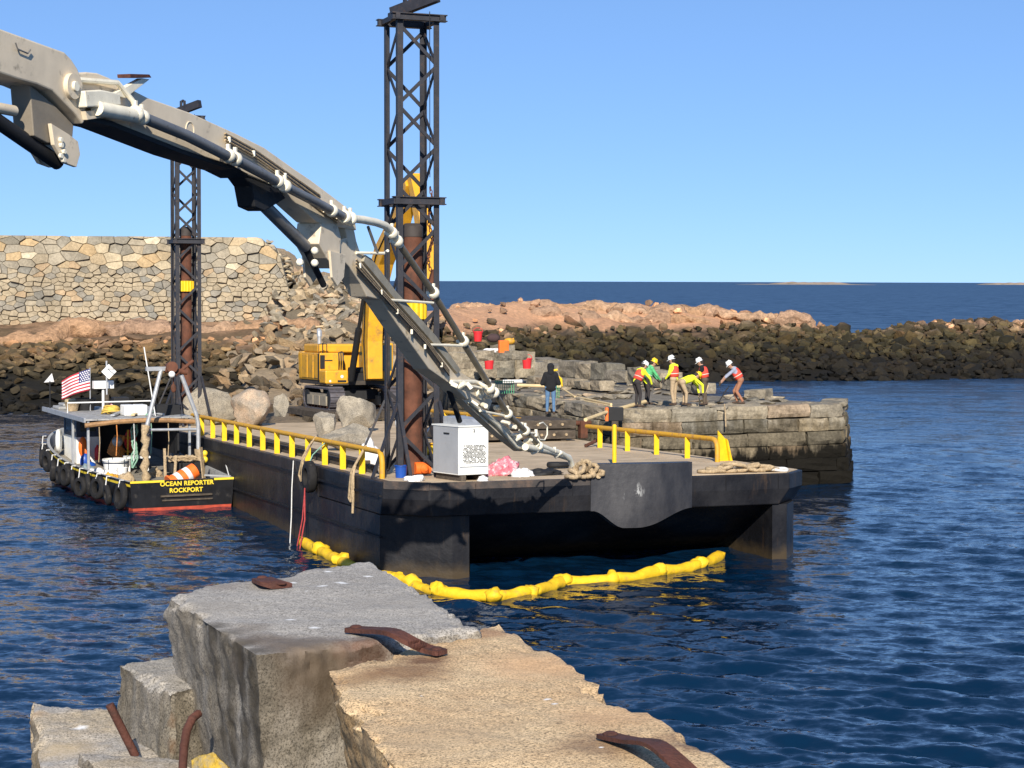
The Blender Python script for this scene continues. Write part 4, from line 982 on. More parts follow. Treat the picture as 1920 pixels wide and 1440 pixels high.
# outer arm
arm2 = plate('outer_arm', [(630,415), (640,416), (647,427), (652,452), (658,470), (675,485), (720,544), (798,630), (845,694), (870,744), (862,749), (832,721), (790,692), (732,612), (698,562), (672,556), (660,532), (640,502), (618,478), (617,450), (634,446), (631,430)], -.15, .15, BEIGE, .018)
plate('outer_arm_side', [(664,478), (675,485), (720,544), (798,630), (845,694), (838,700), (790,640), (712,552), (660,490)], .152, .20, paint('arm_side_olive', (.34,.30,.22), .5, .25, 3, None), .005)
plate('tip_bracket', [(838,688), (880,716), (912,752), (905,768), (868,748)], -.12, .12, BEIGE, .01)
plate('tip_arm', [(868,740), (900,765), (960,815), (985,842), (970,846), (930,815), (880,770), (858,748)], -.08, .08, BEIGE, .008)
p = BP(896, 735, .10); b = MB(); b.cyl(p - pn*.02, p + pn*.08, .17, 20); b.build('tip_pivot', CREAM, pump, 40, world=True)
ptube('tip_cylinder', [(835, 712), (862, 790)], -.05, .06, BLK, 12)
# delivery line
OF = .33
PIPEO = paint('worn_pipe_olive', (.20,.17,.12), .45, .25, 3, (.1,.08,.06), .06, 6, .1, 30, .2)
pipes = [('delivery_pipe', [(182,203), (250,216)], .105, CREAM), ('delivery_pipe', [(262,218), (350,254), (425,292)], .088, PIPEG), ('delivery_pipe', [(436,296), (522,342)], .086, PIPEG), ('delivery_pipe', [(532,348), (590,378), (648,408)], .084, PIPEG),
         ('pipe_elbow', [(650,409), (680,412), (705,417), (722,423), (733,432), (742,446), (750,460)], .076, CREAM), ('delivery_pipe', [(750,460), (812,548)], .068, PIPEO), ('delivery_pipe', [(814,552), (868,640)], .068, PIPEO), ('delivery_pipe', [(870,645), (925,735)], .068, PIPEO), ('delivery_pipe', [(928,738), (952,776), (985,808), (1010,835)], .068, PIPEO), ('pipe_elbow', [(1005,832), (1030,843), (1052,850), (1068,860), (1072,872)], .07, CREAM)]
for nm, pts, r, m in pipes: ptube(nm, pts, OF, r, m)
plate('connector_block', [(108,172), (140,170), (176,177), (178,199), (112,203)], .20, .36, CREAM, .02); plate('connector_plate', [(118,210), (172,204), (176,218), (122,226)], .19, .30, BEIGE, .005)
def clamp(px, py, dx, dy, r=.10):
    p = BP(px, py, OF); d = (BP(px + dx, py + dy, OF) - p).normalized()
    b = MB(); b.tube([p - d*.07, p - d*.03, p + d*.03, p + d*.07], [r, r*1.18, r*1.18, r], 14)
    b.beam(p + V((0,0,r)), p + V((0,0,r + .09)), .05, .05, d); b.beam(p - pn*.02, p - pn*(OF-.17), .05, .06)
    b.build('pipe_clamp', CREAM, pump, 40, world=True)
for (x, y, dx, dy, r) in ((254,214,30,8,.11), (266,220,30,12,.10), (428,292,30,14,.10), (441,298,30,14,.10), (520,340,30,15,.10), (534,349,30,15,.10), (622,395,30,14,.10), (646,407,30,10,.11), (657,410,30,4,.11), (735,437,10,14,.10), (745,452,8,14,.10), (813,549,20,30,.105), (869,640,20,32,.105), (926,736,20,30,.11), (918,728,20,30,.105), (952,776,20,20,.10), (985,808,20,20,.10), (1010,836,20,10,.10)): clamp(x, y, dx, dy, r)
# stand-off brackets, hand frame, hose lines
def strut(name, a, c, r=.028, o0=.16, o1=OF, mat=None):
    b = MB(); b.tube([BP(*a, o0), BP(*c, o1)], r, 8); b.build(name, mat or CREAM, pump, 40, 0, True)
for a, c in (((725,562), (812,568)), ((795,646), (866,648)), ((850,716), (922,732)), ((900,770), (960,782)), ((960,815), (1000,812)), ((668,474), (720,475)), ((720,475), (727,470))): strut('stand_off', a, c)
strut('pipe_hanger', (690,425), (707,472), .03, .3, .3, PIPEG)
b = MB(); b.tube([BP(148,150,.2), BP(220,155,.25), BP(248,188,.3), BP(256,208,.32)], .04, 8); b.build('hose_guard', CREAM, pump, 40, world=True)
plate('guard_plate', [(175,178), (232,148), (246,150), (200,185)], .18, .26, CREAM, .005); plate('guard_cap', [(203,140), (240,141), (244,147), (204,147)], .12, .30, RUSTD, .004)
for k in range(5): ptube('hydraulic_line', [(422,250+k*3), (475,279+k*3), (532,319+k*3), (600,366+k*4)], .18 + .012*k, .016, DKH if k % 2 else ROPE, 6)
for k in range(6): ptube('hydraulic_line', [(668,486+k*3), (720,548+k*2), (798,634+k*2), (842,694+k*2)], .21 + .004*k, .016, DKH if k % 2 else ROPE, 6)
for k in range(3): ptube('hydraulic_line', [(560,352+k*5), (600,384+k*5), (632,408+k*5)], .185, .014, ROPE, 6)
for (x, y) in ((430,262), (476,288), (535,330), (675,498), (715,548), (745,584), (772,622), (797,650), (828,684)): 
    b = MB(); p = BP(x, y, .22); b.cbox((0,0,0), (.05, .10, .10), 0, Mx.Translation(p)); b.build('line_clip', CREAM, pump, bevel=.01, world=True)
b = MB(); b.tube([BP(985,812,.33), BP(1008,812,.36), BP(1012,824,.36), BP(1021,825,.36), BP(1026,815,.36), BP(1026,800,.36), BP(1018,792,.36), BP(1012,794,.36)], .018, 7); b.build('tip_handle', CREAM, pump, 40, world=True)
b = MB(); b.tube([BP(1005,805,.36), BP(1005,818,.36)], .04, 8); b.tube([BP(1040,838,.36), BP(1040,848,.36)], .04, 8); b.build('valve_grip', CREAM, pump, 40, world=True)
for (x, y) in ((562,492), (590,470), (590,493)): b = MB(); b.ball(BP(x, y, .22), .07, 8, 6); b.build('pin_cap', CREAM, pump, 40, world=True)

# fittings crowded round the tip of the boom
rgt = random.Random(6)
for (x, y) in ((852,722), (866,722), (880,724), (905,722), (916,745), (908,760), (935,764), (948,792), (962,800), (972,820), (990,826), (1002,846), (1022,842), (1046,852), (978,800), (890,756)):
    b = MB(); p = BP(x, y, .18 + rgt.uniform(0, .16)); d = V((rgt.uniform(-1, 1), rgt.uniform(-1, 1), rgt.uniform(-.6, .6))).normalized()*rgt.uniform(.07, .15); b.tube([p - d, p + d], rgt.uniform(.035, .065), 9); b.build('tip_fitting', CREAM, pump, 40, 0, True)
ptube('tip_tube', [(880,752), (930,795), (968,838), (1000,846)], .12, .05, CREAM, 10); ptube('tip_tube', [(846,716), (890,716), (918,726)], .2, .05, CREAM, 10); ptube('tip_tube', [(985,838), (1030,846), (1066,858)], .30, .085, CREAM, 12)

# ================================================================== WORK BOAT
TA, TB = PZ(243, 961, 0), PZ(439, 949, 0)
BANG = R(26.0); bo_ = (TA + TB)/2
MBT = Mx.Translation(bo_) @ Mx.Rotation(BANG, 4, 'Z')
def TM(x, y, z=0, rz=0): return MBT @ Mx.Translation((x, y, z)) @ Mx.Rotation(rz, 4, 'Z')
boat = thing('work_boat', 'black hulled work boat with a cluttered deck moored alongside the barge', 'boat', M=MBT)
LB = 14.6
def hb(t): return 1.78 + .48*math.sin(min(1, t/.5)*math.pi/2) if t < .5 else 2.26*math.sqrt(max(0, 1 - ((t-.5)/.5)**2.5))
def sheer(t): return .98 + .12*t + .95*max(0, t-.35)**1.7*1.5
def boat_hull():
    n = 40; rows = []; 
    for i in range(n+1):
        t = i/n; y = LB*t; h = hb(t); s = sheer(t); fl = 1 - .16*t
        rows.append([(0.02*h, -.7), (h*.80*fl, -.45), (h*.93*fl, -.05), (h*(.945)*fl, .10), (h*(.955 - .04*t), .12), (h*(.985 - .01*t), s - .17), (h*.99, s - .09), (h, s), (h-.11 if h > .12 else 0, s), (h-.13 if h > .14 else 0, s - .08), (max(h-.16, 0), s - .45)])
    m = len(rows[0]); b = MB()
    def yof(t, z): return LB*t - (0 if t < .6 else .9*((t-.6)/.4)**2*(1 - max(0, z)/2.2))
    for sd in (-1, 1):
        vs = []; fs = []; mi = []
        for i, r in enumerate(rows):
            for (x, z) in r: vs.append((sd*x, yof(i/n, z), z))
        o = len(b.v); b.v += vs
        for i in range(n):
            for j in range(m-1):
                b.f.append((o+i*m+j, o+(i+1)*m+j, o+(i+1)*m+j+1, o+i*m+j+1)); b.m.append(1 if j < 3 else (2 if j == 5 else (3 if j in (7, 8) else (4 if j == 9 else 0))))
    # transom
    o = len(b.v); r = rows[0]; b.v += [(-x, 0, z) for x, z in r[:8]] + [(x, 0, z) for x, z in reversed(r[:8])]
    b.v += [(-r[3][0], -.002, r[3][1]), (r[3][0], -.002, r[3][1])]
    b.f += [tuple(o+k for k in (0, 1, 2, 3, 12, 13, 14, 15)), tuple(o+k for k in (3, 4, 5, 6, 7, 8, 9, 10, 11, 12))]; b.m += [1, 0]
    hull = b.build('hull', [HULLB, HULLR, YSTR, BOATG, BOATG], boat, 35)
    d = MB(); vs = []; fs = []
    for i in range(n+1): t = i/n; h = max(hb(t)-.15, 0.01); z = sheer(t) - .45; vs += [(-h, LB*t - (.25 if i == n else 0), z), (h, LB*t - (.25 if i == n else 0), z)]
    for i in range(n): fs.append((2*i, 2*i+1, 2*i+3, 2*i+2))
    d.add(vs, fs); d.build('deck', BOATDK, boat)
    b = MB(); b.box((-1.74, .005, .45), (1.74, .12, .99)); b.build('transom_inner', HULLB, boat)
    for (x0, x1) in ((-1.76, -.62), (1.08, 1.76)): MB().box((x0, -.03, .93), (x1, -.004, 1.0)).build('transom_stripe', YSTR, boat)
    MB().box((-.75, -.075, .44), (1.0, -.004, .50)).build('transom_rail', TIMBER, boat); MB().box((-.7, -.05, .30), (1.02, -.004, .345)).build('transom_rail', TIMBER, boat)
    for (tx, sz, xx, zz) in (('OCEAN REPORTER', .205, .15, .80), ('ROCKPORT', .205, .12, .575)):
        cu = bpy.data.curves.new('lettering', 'FONT'); cu.body = tx; cu.size = sz; cu.align_x = 'CENTER'; cu.extrude = .006; cu.offset = .006; cu.space_character = 1.06
        tmp = bpy.data.objects.new('lettering', cu); COL.objects.link(tmp)
        dg = bpy.context.evaluated_depsgraph_get(); me = bpy.data.meshes.new_from_object(tmp.evaluated_get(dg)); bpy.data.objects.remove(tmp)
        me.materials.clear(); me.materials.append(YSTR)
        obj('lettering', me, boat, 0, Mx.Translation((xx, -.012, zz)) @ Mx.Rotation(R(90), 4, 'X'))
boat_hull()
dz = .58
def bpart(nm, fn, mat, bevel=0, smooth=None):
    b = MB(); fn(b); return b.build(nm, mat, boat, smooth, bevel)
# wheelhouse
wx0, wx1, wy0, wy1, wz = -1.35, 1.3, 9.2, 11.3, 2.62
bpart('wheelhouse_side', lambda b: b.box((wx0, wy0, dz), (wx0+.06, wy1, 1.75)), WHITE)
bpart('wheelhouse_side', lambda b: b.box((wx1-.06, wy0, dz), (wx1, wy1, 1.75)), WHITE)
bpart('wheelhouse_aft_wall', lambda b: b.box((wx0+.061, wy0, dz), (-.45, wy0+.06, 1.75)), WHITE)
bpart('wheelhouse_front', lambda b: b.box((wx0+.061, wy1-.06, dz), (wx1-.061, wy1, 2.62)), NAVY)
bpart('window_band', lambda b: (b.box((wx0+.002, wy0, 1.752), (wx0+.055, wy0+.14, wz)), b.box((wx0+.002, wy1-.2, 1.752), (wx0+.055, wy1-.061, wz)), b.box((wx0+.002, wy0+.141, 1.752), (wx0+.055, wy1-.201, 1.92)), b.box((wx0+.002, wy0+.141, 2.5), (wx0+.055, wy1-.201, wz)), b.box((wx0+.056, wy0+.003, 1.752), (wx0+.15, wy0+.055, wz)), b.box((-.62, wy0+.003, 1.752), (-.46, wy0+.055, wz)), b.box((wx0+.151, wy0+.003, 1.752), (-.621, wy0+.055, 1.95))), NAVY)
bpart('window_pane', lambda b: b.box((wx0+.02, wy0+.145, 1.925), (wx0+.035, wy1-.205, 2.495)), GLASS); bpart('window_pane', lambda b: b.box((wx0+.155, wy0+.02, 1.955), (-.625, wy0+.035, wz)), GLASS)
bpart('tarp_shade_sheet', lambda b: b.box((1.45, 5.6, 1.3), (1.52, 9.2, 2.6)), BLK); bpart('interior_shade_sheet', lambda b: b.box((-.44, wy0+.5, dz), (wx1-.062, wy0+.55, 2.62)), BLK)  # black sheets painting barge shadow with tarps, and the shade inside the cabin
# canopy roof
ROOFM = paint('roof_grey_boards', (.36,.355,.34), .8, .3, 4, (.2,.19,.17), .1, 5)
for i in range(9): bpart('roof_board', lambda b: b.box((-2.0+i*.43, 5.0, 2.66), (-2.0+i*.43+.41, 11.7, 2.72 - .008*(i % 2))), ROOFM)
bpart('roof_beam', lambda b: b.tube([(-2.05, 4.93, 2.50), (-1, 4.92, 2.60), (0, 4.92, 2.63), (1, 4.92, 2.60), (1.9, 4.93, 2.52)], .085, 8), BROWNW, 0, 40)
bpart('roof_edge', lambda b: b.box((-2.07, 5.0, 2.60), (-2.0, 11.7, 2.76)), ALU)
for (x, y) in ((-1.9, 5.1), (1.75, 5.1), (-1.9, 7.4), (1.75, 7.6)): bpart('roof_post', lambda b: b.box((x-.04, y-.04, dz), (x+.04, y+.04, 2.655)), ALU)
# gantry
gy = 4.0
bpart('gantry_leg', lambda b: b.tube([(-.2, gy, dz), (-.15, gy, 2.3), (.42, gy, 4.45)], .075, 8), ALU, 0, 40)
bpart('gantry_leg', lambda b: b.tube([(1.75, gy, dz), (1.75, gy, 2.55), (1.70, gy, 2.8), (1.15, gy, 4.25)], .075, 8), ALU, 0, 40)
bpart('gantry_crossbar', lambda b: b.box((-.12, gy-.07, 4.42), (.62, gy+.07, 4.56)), ALU)
bpart('gantry_brace', lambda b: b.tube([(-.05, gy+.05, 2.35), (1.72, gy+.05, 2.32)], .05, 8), ALU, 0, 40)
bpart('winch_head', lambda b: (b.tube([(.55, gy, 4.45), (1.35, gy, 4.35)], .10, 10), b.tube([(.75, gy-.25, 4.55), (.8, gy+.25, 4.5)], .20, 14), b.tube([(.9, gy-.1, 4.25), (1.6, gy+.1, 4.75)], .06, 8)), RUST, 0, 40)
bpart('winch_hub', lambda b: b.ball((.72, gy-.3, 4.3), .12), WHITE, 0, 60)
bpart('wrapped_post', lambda b: b.tube([(-.2 + .04*math.sin(i*1.7), gy-.12 + .03*math.cos(i*2.1), dz + i*.16) for i in range(13)], [.13 + .05*math.sin(i*2.3) for i in range(13)], 9), ROPE, 0, 60)
bpart('wrapped_post', lambda b: b.tube([(1.75 + .04*math.sin(i*1.5), gy-.12, dz + i*.13) for i in range(9)], [.14 + .05*math.sin(i*2.7) for i in range(9)], 9), ROPE, 0, 60)
# masts, aerials, radar
bpart('whip_aerial', lambda b: b.tube([(.65, 5.6, 2.7), (.25, 5.6, 5.2)], .022, 6), WHITE, 0, 40)
bpart('mast', lambda b: b.tube([(-.35, 8.6, 2.7), (-.35, 8.6, 4.6)], .035, 8), ALU, 0, 40)
bpart('mast_foot', lambda b: b.tube([(-.35, 8.6, 2.7), (-.35, 8.6, 3.35)], .085, 8), TIMBER, 0, 40)
bpart('day_mark', lambda b: b.prism([(-.28, 0), (0, .28), (.28, 0), (0, -.28)], lambda a, c, t: (-.28 + a, 8.55 + t, 4.2 + c), -.02, .02), WHITE)
bpart('radar', lambda b: (b.box((-.72, 9.0, 3.55), (.02, 9.3, 3.83)), b.tube([(-.35, 9.15, 2.7), (-.35, 9.15, 3.55)], .05, 8)), WHITE, 0)
bpart('roof_rail', lambda b: (b.tube([(-1.9, 8.2, 2.72), (-1.9, 8.2, 3.1), (1.2, 8.2, 3.1), (1.2, 8.2, 2.72)], .028, 7),), WHITE, 0, 40)
bpart('bow_staff', lambda b: b.tube([(-1.85, 11.3, 2.7), (-1.85, 11.3, 3.75)], .03, 7), BLK, 0, 40)
bpart('bow_pennant', lambda b: b.prism([(-.22, 0), (.16, .02), (.08, .34)], lambda a, c, t: (-1.85 + a, 11.3 + t, 3.7 + c), -.015, .015), CLOTHW)
def flag():
    root = thing('ensign_flag', 'red white and blue striped flag flying from a staff on the boat roof', 'flag', M=TM(-.80, 9.3, 2.7))
    MB().tube([(0, 0, 0), (0, 0, 1.62)], .022, 7).build('staff', ALU, root, 40)
    nx, nz = 26, 13; w_, h = 1.28, .80
    def P(i, j):
        u = i/nx; z = 1.58 - h*(j/nz) - .42*u**1.3*(1 - .25*j/nz); return (-w_*u*.86, -.10*math.sin(u*7.5 + j*.1)*(u+.15) - .12*u, z)
    b = MB(); b.v = [P(i, j) for j in range(nz+1) for i in range(nx+1)]
    for j in range(nz):
        for i in range(nx):
            b.f.append((j*(nx+1)+i, j*(nx+1)+i+1, (j+1)*(nx+1)+i+1, (j+1)*(nx+1)+i)); b.m.append(2 if (i < 10 and j < 7) else (0 if j % 2 == 0 else 1))
    me = b.mesh('cloth', [FLAGR, FLAGW, FLAGB], 60); o = obj('cloth', me, root); so_ = o.modifiers.new('thickness', 'SOLIDIFY'); so_.thickness = .006
    s = MB()
    for r in range(5):
        for c in range(5 if r % 2 == 0 else 4):
            x, y, z = P(1.2 + c*1.9 + (r % 2)*.95, .9 + r*1.25); s.cbox((x, y-.012, z), (.045, .008, .045), 0)
    stuff(s.build('stars', FLAGW, o))
flag()
def small(nm, label, cat, x, y, z, fn, mat, smooth=40, bevel=0, rz=0, part='body'):
    o = thing(nm, label, cat, M=TM(x, y, z, rz)); b = MB(); fn(b); b.build(part, mat, o, smooth, bevel); return o
o = small('white_locker', 'white plastic locker on the roof of the boat', 'locker', .05, 6.3, 2.722, lambda b: (b.box((-.42, -.3, 0), (.0, .3, .38)), b.box((.02, -.3, 0), (.42, .3, .38))), WHITE, None, .03)
small('fish_crate', 'black plastic crate at the right end of the boat roof', 'crate', 1.25, 6.3, 2.722, lambda b: (b.box((-.45, -.35, 0), (.45, .35, .05)), b.box((-.45, -.35, .051), (-.4, .35, .36)), b.box((.4, -.35, .051), (.45, .35, .36)), b.box((-.399, -.35, .051), (.399, -.3, .36)), b.box((-.399, .3, .051), (.399, .35, .36))), BLK)
small('rope_coil', 'yellow rope coil lying on the roof of the boat', 'rope', -.55, 7.2, 2.73, lambda b: [b.torus((0, 0, .04 + .05*i), .34 - .02*i, .03, (.1*math.sin(i*2), .25, 1), 22, 6) for i in range(5)], paint('yellow_rope', (.62,.42,.08), .9, .3, 10), 60)
for i, (x, y, L, m, lb) in enumerate(((-.2, 5.5, 3.4, PIPEY, 'tan pole lying along the boat roof beside the yellow coil'), (.3, 5.4, 3.0, ROPEG, 'green painted pole lying across the boat roof'), (-.9, 5.6, 2.6, ALU, 'grey aluminium plank on the boat roof'))):
    small('pole', lb, 'pole', x, y, 2.74, lambda b: b.beam((0, 0, .05), (L*.28, L*.6, .08), .14, .05), m)
small('folded_tarp', 'folded grey tarpaulin at the front of the boat roof', 'tarpaulin', -1.1, 10.6, 2.722, lambda b: (b.box((-.7, -.5, 0), (.6, .5, .12)), b.box((-.5, -.4, .121), (.5, .45, .22))), BOATG, None, .04)
small('cushion', 'cream foam block on the front of the boat roof', 'cushion', -1.0, 10.2, 2.95, lambda b: b.box((-.5, -.25, 0), (.45, .25, .16)), PIPEY, None, .06)
small('black_drum', 'black tub under the flag on the boat roof', 'tub', -.9, 9.6, 2.722, lambda b: b.lathe([(.3, 0), (.38, .45), (.40, .45), (.36, .4), (.28, .05)], 18), BLK)
# deck clutter
def barrel():
    o = thing('traffic_drum', 'orange and white striped traffic drum lying tilted on the stern deck', 'traffic drum', M=TM(.25, .75, .98) @ Mx.Rotation(R(8), 4, 'Z') @ Mx.Rotation(R(62), 4, 'Y'))
    zs = [0, .16, .34, .52, .70, .95]; 
    for i in range(5):
        r0_ = .30 - .10*zs[i]/.95*.5; r1_ = .30 - .10*zs[i+1]/.95*.5; z0, z1 = zs[i] - .45, zs[i+1] - .45
        MB().lathe([(r0_-.02, z0), (r0_, z0+.015), (r1_+.005, z1-.015), (r1_-.012, z1-.001)], 24).build('band', ORANGE if i % 2 == 0 else CLOTHW, o, 40)
    MB().lathe([(.36, -.52), (.36, -.455), (.32, -.452)], 24).build('base_ring', ORANGE, o, 40)
barrel()
small('net_bundle', 'orange netting bundle hanging behind the wheelhouse', 'netting', -.2, 8.0, .6, lambda b: [b.tube([(.24*math.sin(k*.7 + j*.5) + .02*j, .16*math.cos(k*.9 + j), 1.25 - k*.085) for k in range(15)], .045, 6) for j in range(7)], ROPEO, 60)
small('float_buoy', 'grey round float above the orange netting', 'buoy', -.15, 7.9, 1.65, lambda b: b.ball((0, 0, 0), .2, 14, 10), ALU)
small('life_jacket', 'orange life jacket hanging on the white wheelhouse wall', 'life jacket', -1.15, 9.05, 1.05, lambda b: (b.ball((0, 0, .35), (.17, .09, .38)), b.ball((.08, -.02, .1), (.14, .1, .25))), ORANGE, 60)
small('fire_extinguisher', 'red fire extinguisher with white label by the wheelhouse door', 'extinguisher', -.62, 9.0, .9, lambda b: (b.lathe([(.09, 0), (.1, .04), (.1, .42), (.05, .5), (.03, .56)], 14)), REDP)
small('blue_sack', 'crumpled blue tarp below the orange life jacket', 'tarp', -1.1, 8.9, .6, lambda b: (b.ball((0, 0, .25), (.2, .16, .32)), b.ball((.1, -.2, .12), (.26, .2, .16))), BLUE, 60)
o = small('bait_tub', 'white round tub with dark rim on the aft deck of the boat', 'tub', -.55, 6.6, .58, lambda b: b.lathe([(.40, 0), (.45, .5), (.48, .5), (.48, .56), (.42, .56), (.38, .06)], 22), WHITE); MB().torus((0,0,.44), .46, .02, n=24).build('rim_band', NAVY, o, 40)
small('cutting_table', 'white topped bench beside the round tub on deck', 'bench', .25, 6.8, .58, lambda b: (b.box((-.4, -.3, .55), (.45, .3, .62)), b.box((-.35, -.25, 0), (-.28, -.18, .549)), b.box((.33, -.25, 0), (.4, -.18, .549)), b.box((-.35, .18, 0), (-.28, .25, .549)), b.box((.33, .18, 0), (.4, .25, .549))), WHITE, None)
small('white_bucket', 'white bucket standing left of the wrapped gantry post', 'bucket', -.75, 4.9, .56, lambda b: b.lathe([(.15, 0), (.19, .42), (.2, .42), (.17, .40), (.13, .04)], 18), WHITE)
small('plastic_heap', 'white crumpled plastic along the port side deck', 'sheet', -1.15, 6.0, .56, lambda b: [b.ball((-.3 + .18*k, .5 - .3*k, .12), (.22, .2, .16 + .05*(k % 2))) for k in range(5)], CLOTHW, 60)
small('green_net', 'green net hanging under the boat roof', 'net', .0, 6.0, .7, lambda b: [b.tube([(.1*math.sin(k*.8 + j), .05*j, 1.7 - k*.12) for k in range(14)], .03, 5) for j in range(4)], ROPEG, 60)
small('red_jacket', 'red jacket hanging in the shade under the roof', 'jacket', .45, 8.3, 1.35, lambda b: (b.ball((0, 0, .3), (.25, .12, .4)),), REDP, 60)
small('orange_line_coil', 'orange line coil hanging in the cabin doorway', 'rope', .25, 8.2, 1.2, lambda b: [b.torus((.03*i, -.03*i, .3), .28, .03, (.3, 1, 0), 20, 6) for i in range(4)], ROPEO, 60)
small('yellow_paddle', 'upright yellow handled boat hook in the cabin doorway', 'boat hook', .15, 7.6, .6, lambda b: b.tube([(0, 0, 0), (.02, 0, 1.5)], .035, 7), YELRAIL)
for i, (x, y, hh, lb) in enumerate(((.35, 2.2, 1.0, 'leaning wooden board left of the traffic drum'), (.1, 2.4, 1.25, 'taller leaning wooden stake behind the traffic drum'), (1.3, 1.8, 1.3, 'bundle of rough wooden slats right of the traffic drum'))):
    small('wooden_slat', lb, 'slat', x, y, .57, lambda b: b.beam((0, 0, 0), (.1 - .1*i, .1, hh), .09 + .1*(i == 2), .04), ROPE, None)
small('trap_stack', 'dark pile of fishing gear under the gantry', 'fishing gear', .85, 2.9, .56, lambda b: [b.box((-.5 + .42*(k % 3), -.3, .38*(k//3)), (-.5 + .42*(k % 3) + .38, .3, .38*(k//3) + .34)) for k in range(6)], BLK, None, .02)
small('tangled_line', 'brown tangle of old line on top of the fishing gear', 'rope', .85, 2.9, 1.32, lambda b: b.tube([(.5*math.sin(k*.9), .25*math.cos(k*1.3), .1 + .08*math.sin(k*2.1)) for k in range(60)], .035, 5), ROPE, 60)
small('yellow_float', 'small yellow float hung on the right gantry leg', 'float', 1.95, 3.9, 1.35, lambda b: (b.ball((0, 0, .12), .11), b.ball((0, 0, -.1), .12)), YSTR, 60)
small('stern_plank', 'grey weathered plank on the right end of the transom', 'plank', 1.3, .22, 1.0, lambda b: b.beam((-.4, .25, .06), (.4, -.1, .02), .14, .05), BOATG, None)
# fender tyres along the port side
for i, t in enumerate((.03, .115, .18, .245, .31, .375, .44, .51, .58, .66, .75, .86)):
    x = -hb(t) - .14; y = LB*t; z = sheer(t) - (.50 if t < .8 else .55) - .10*math.sin(i*1.9); dx = (hb(t+.02) - hb(t-.02))/(.04*LB)
    ax = V((-1, -dx*1., 0)).normalized()
    o = thing('tyre_fender', ('nearest the stern corner,' if i == 0 else ('farthest forward on the bow,' if i == 11 else 'number %s from the stern,' % ('zero one two three four five six seven eight nine ten eleven twelve'.split()[i+1]))) + ' black tyre fender on the port side of the boat', 'tyre', M=TM(x, y, z), group='tyre fenders along the boat')
    tyre(o, (.40 if i else .46) - .05*(i % 3 == 1), .20 - .03*(i % 2), (ax + V((0, .35*math.sin(i*2.7), .12*math.cos(i*3.3)))).normalized())
    MB().tube([V((.10, 0, sheer(t) - z + .02)), V((-.02, 0, sheer(t) - z + .03)), V((-.06, 0, .30))], .022, 6).build('lanyard', ROPEW, o, 50)
o = small('life_ring', 'white life ring on the foredeck beside the wheelhouse', 'life ring', -1.62, 10.9, 1.5, lambda b: b.torus((0, 0, 0), .36, .09, (.9, -.3, 0), 24, 10), WHITE, 60)
small('mooring_line', 'line from the boat stern up to the barge', 'rope', 1.7, .3, 1.0, lambda b: b.tube([(0, 0, 0), (.25, 1.2, .35), (.5, 2.4, .95)], .02, 6), ROPEW)

# more clutter on deck and roof
rgc = random.Random(31)
small('coiled_hose', 'black hose coil on the foredeck beside the white life ring', 'hose', -.9, 12.3, 1.15, lambda b: [b.torus((0, 0, .06*i), .36 - .02*i, .04, (.05, .1, 1), 20, 6) for i in range(4)], DKH, 60)
small('anchor_winch', 'grey anchor winch on the bow of the boat', 'winch', .1, 12.6, 1.2, lambda b: (b.tube([(-.35, 0, .3), (.35, 0, .3)], .14, 12), b.box((-.3, -.2, 0), (.3, .2, .2))), ALU)
small('roof_basket', 'brown wicker fish basket at the front left of the boat roof', 'basket', -1.45, 9.4, 2.722, lambda b: b.lathe([(.2, 0), (.27, .3), (.3, .3), (.27, .26), (.18, .03)], 16), ROPE)
small('roof_float', 'pink round float lying beside the roof rail', 'float', -.15, 8.9, 2.86, lambda b: b.ball((0, 0, 0), .14, 12, 8), CLOTHP, 60)
small('radio_box', 'dark grey box below the mast on the boat roof', 'box', .25, 9.0, 2.722, lambda b: (b.box((-.3, -.25, 0), (.3, .25, .5)),), BLK, None, .03)
small('ladder', 'grey aluminium ladder lying along the boat roof', 'ladder', .75, 5.5, 2.75, lambda b: [b.beam((-.18, 0, .03), (-.9, 3.2, .03), .05, .06), b.beam((.18, 0, .03), (-.54, 3.2, .03), .05, .06)] + [b.beam((-.18 - .72*k/9, 3.2*k/9, .03), (.18 - .72*k/9, 3.2*k/9, .03), .03, .03) for k in range(1, 9)], ALU, None)
for i, (x, y, lab) in enumerate(((-1.2, 4.6, 'yellow oilskin heap at the port rail of the boat'), (-.95, 3.6, 'brown sack leaning at the port rail near the stern'), (-1.3, 7.6, 'grey blue net heap against the port rail'), (.45, 5.4, 'tan rope heap under the middle of the boat roof'))):
    heap('deck_heap', lab, TM(x, y, .56), (.32, .34, .26), (YELRAIL, ROPE, paint('net_blue_grey', (.2,.26,.28), .9), ROPE)[i], 20 + i, 'heap')
for i in range(5):
    x = -1.55 + .62*i; small('hanging_line', ('first', 'second', 'third', 'fourth', 'fifth')[i] + ' thin line hanging from the aft roof beam, counted from the left', 'rope', x, 4.95, 1.2 + .2*(i % 2), lambda b: b.tube([(0, 0, 1.35 - .2*(i % 2)), (.03, .02, .7), (-.02, 0, 0)], .018, 5), (ROPE, ROPEO, ROPEW, ROPEG, ROPE)[i], 50)
small('rigging_stay', 'wire stay from the gantry head down to the boat roof', 'wire', .75, 4.1, 4.4, lambda b: b.tube([(0, 0, 0), (-1.1, 4.5, -.1)], .014, 5), BLK)
small('gantry_block', 'hanging pulley block and hook below the gantry head', 'pulley', .85, 3.95, 3.7, lambda b: (b.tube([(0, 0, .7), (0, 0, .2)], .02, 6), b.ball((0, 0, .1), (.1, .06, .16))), RUST, 50)

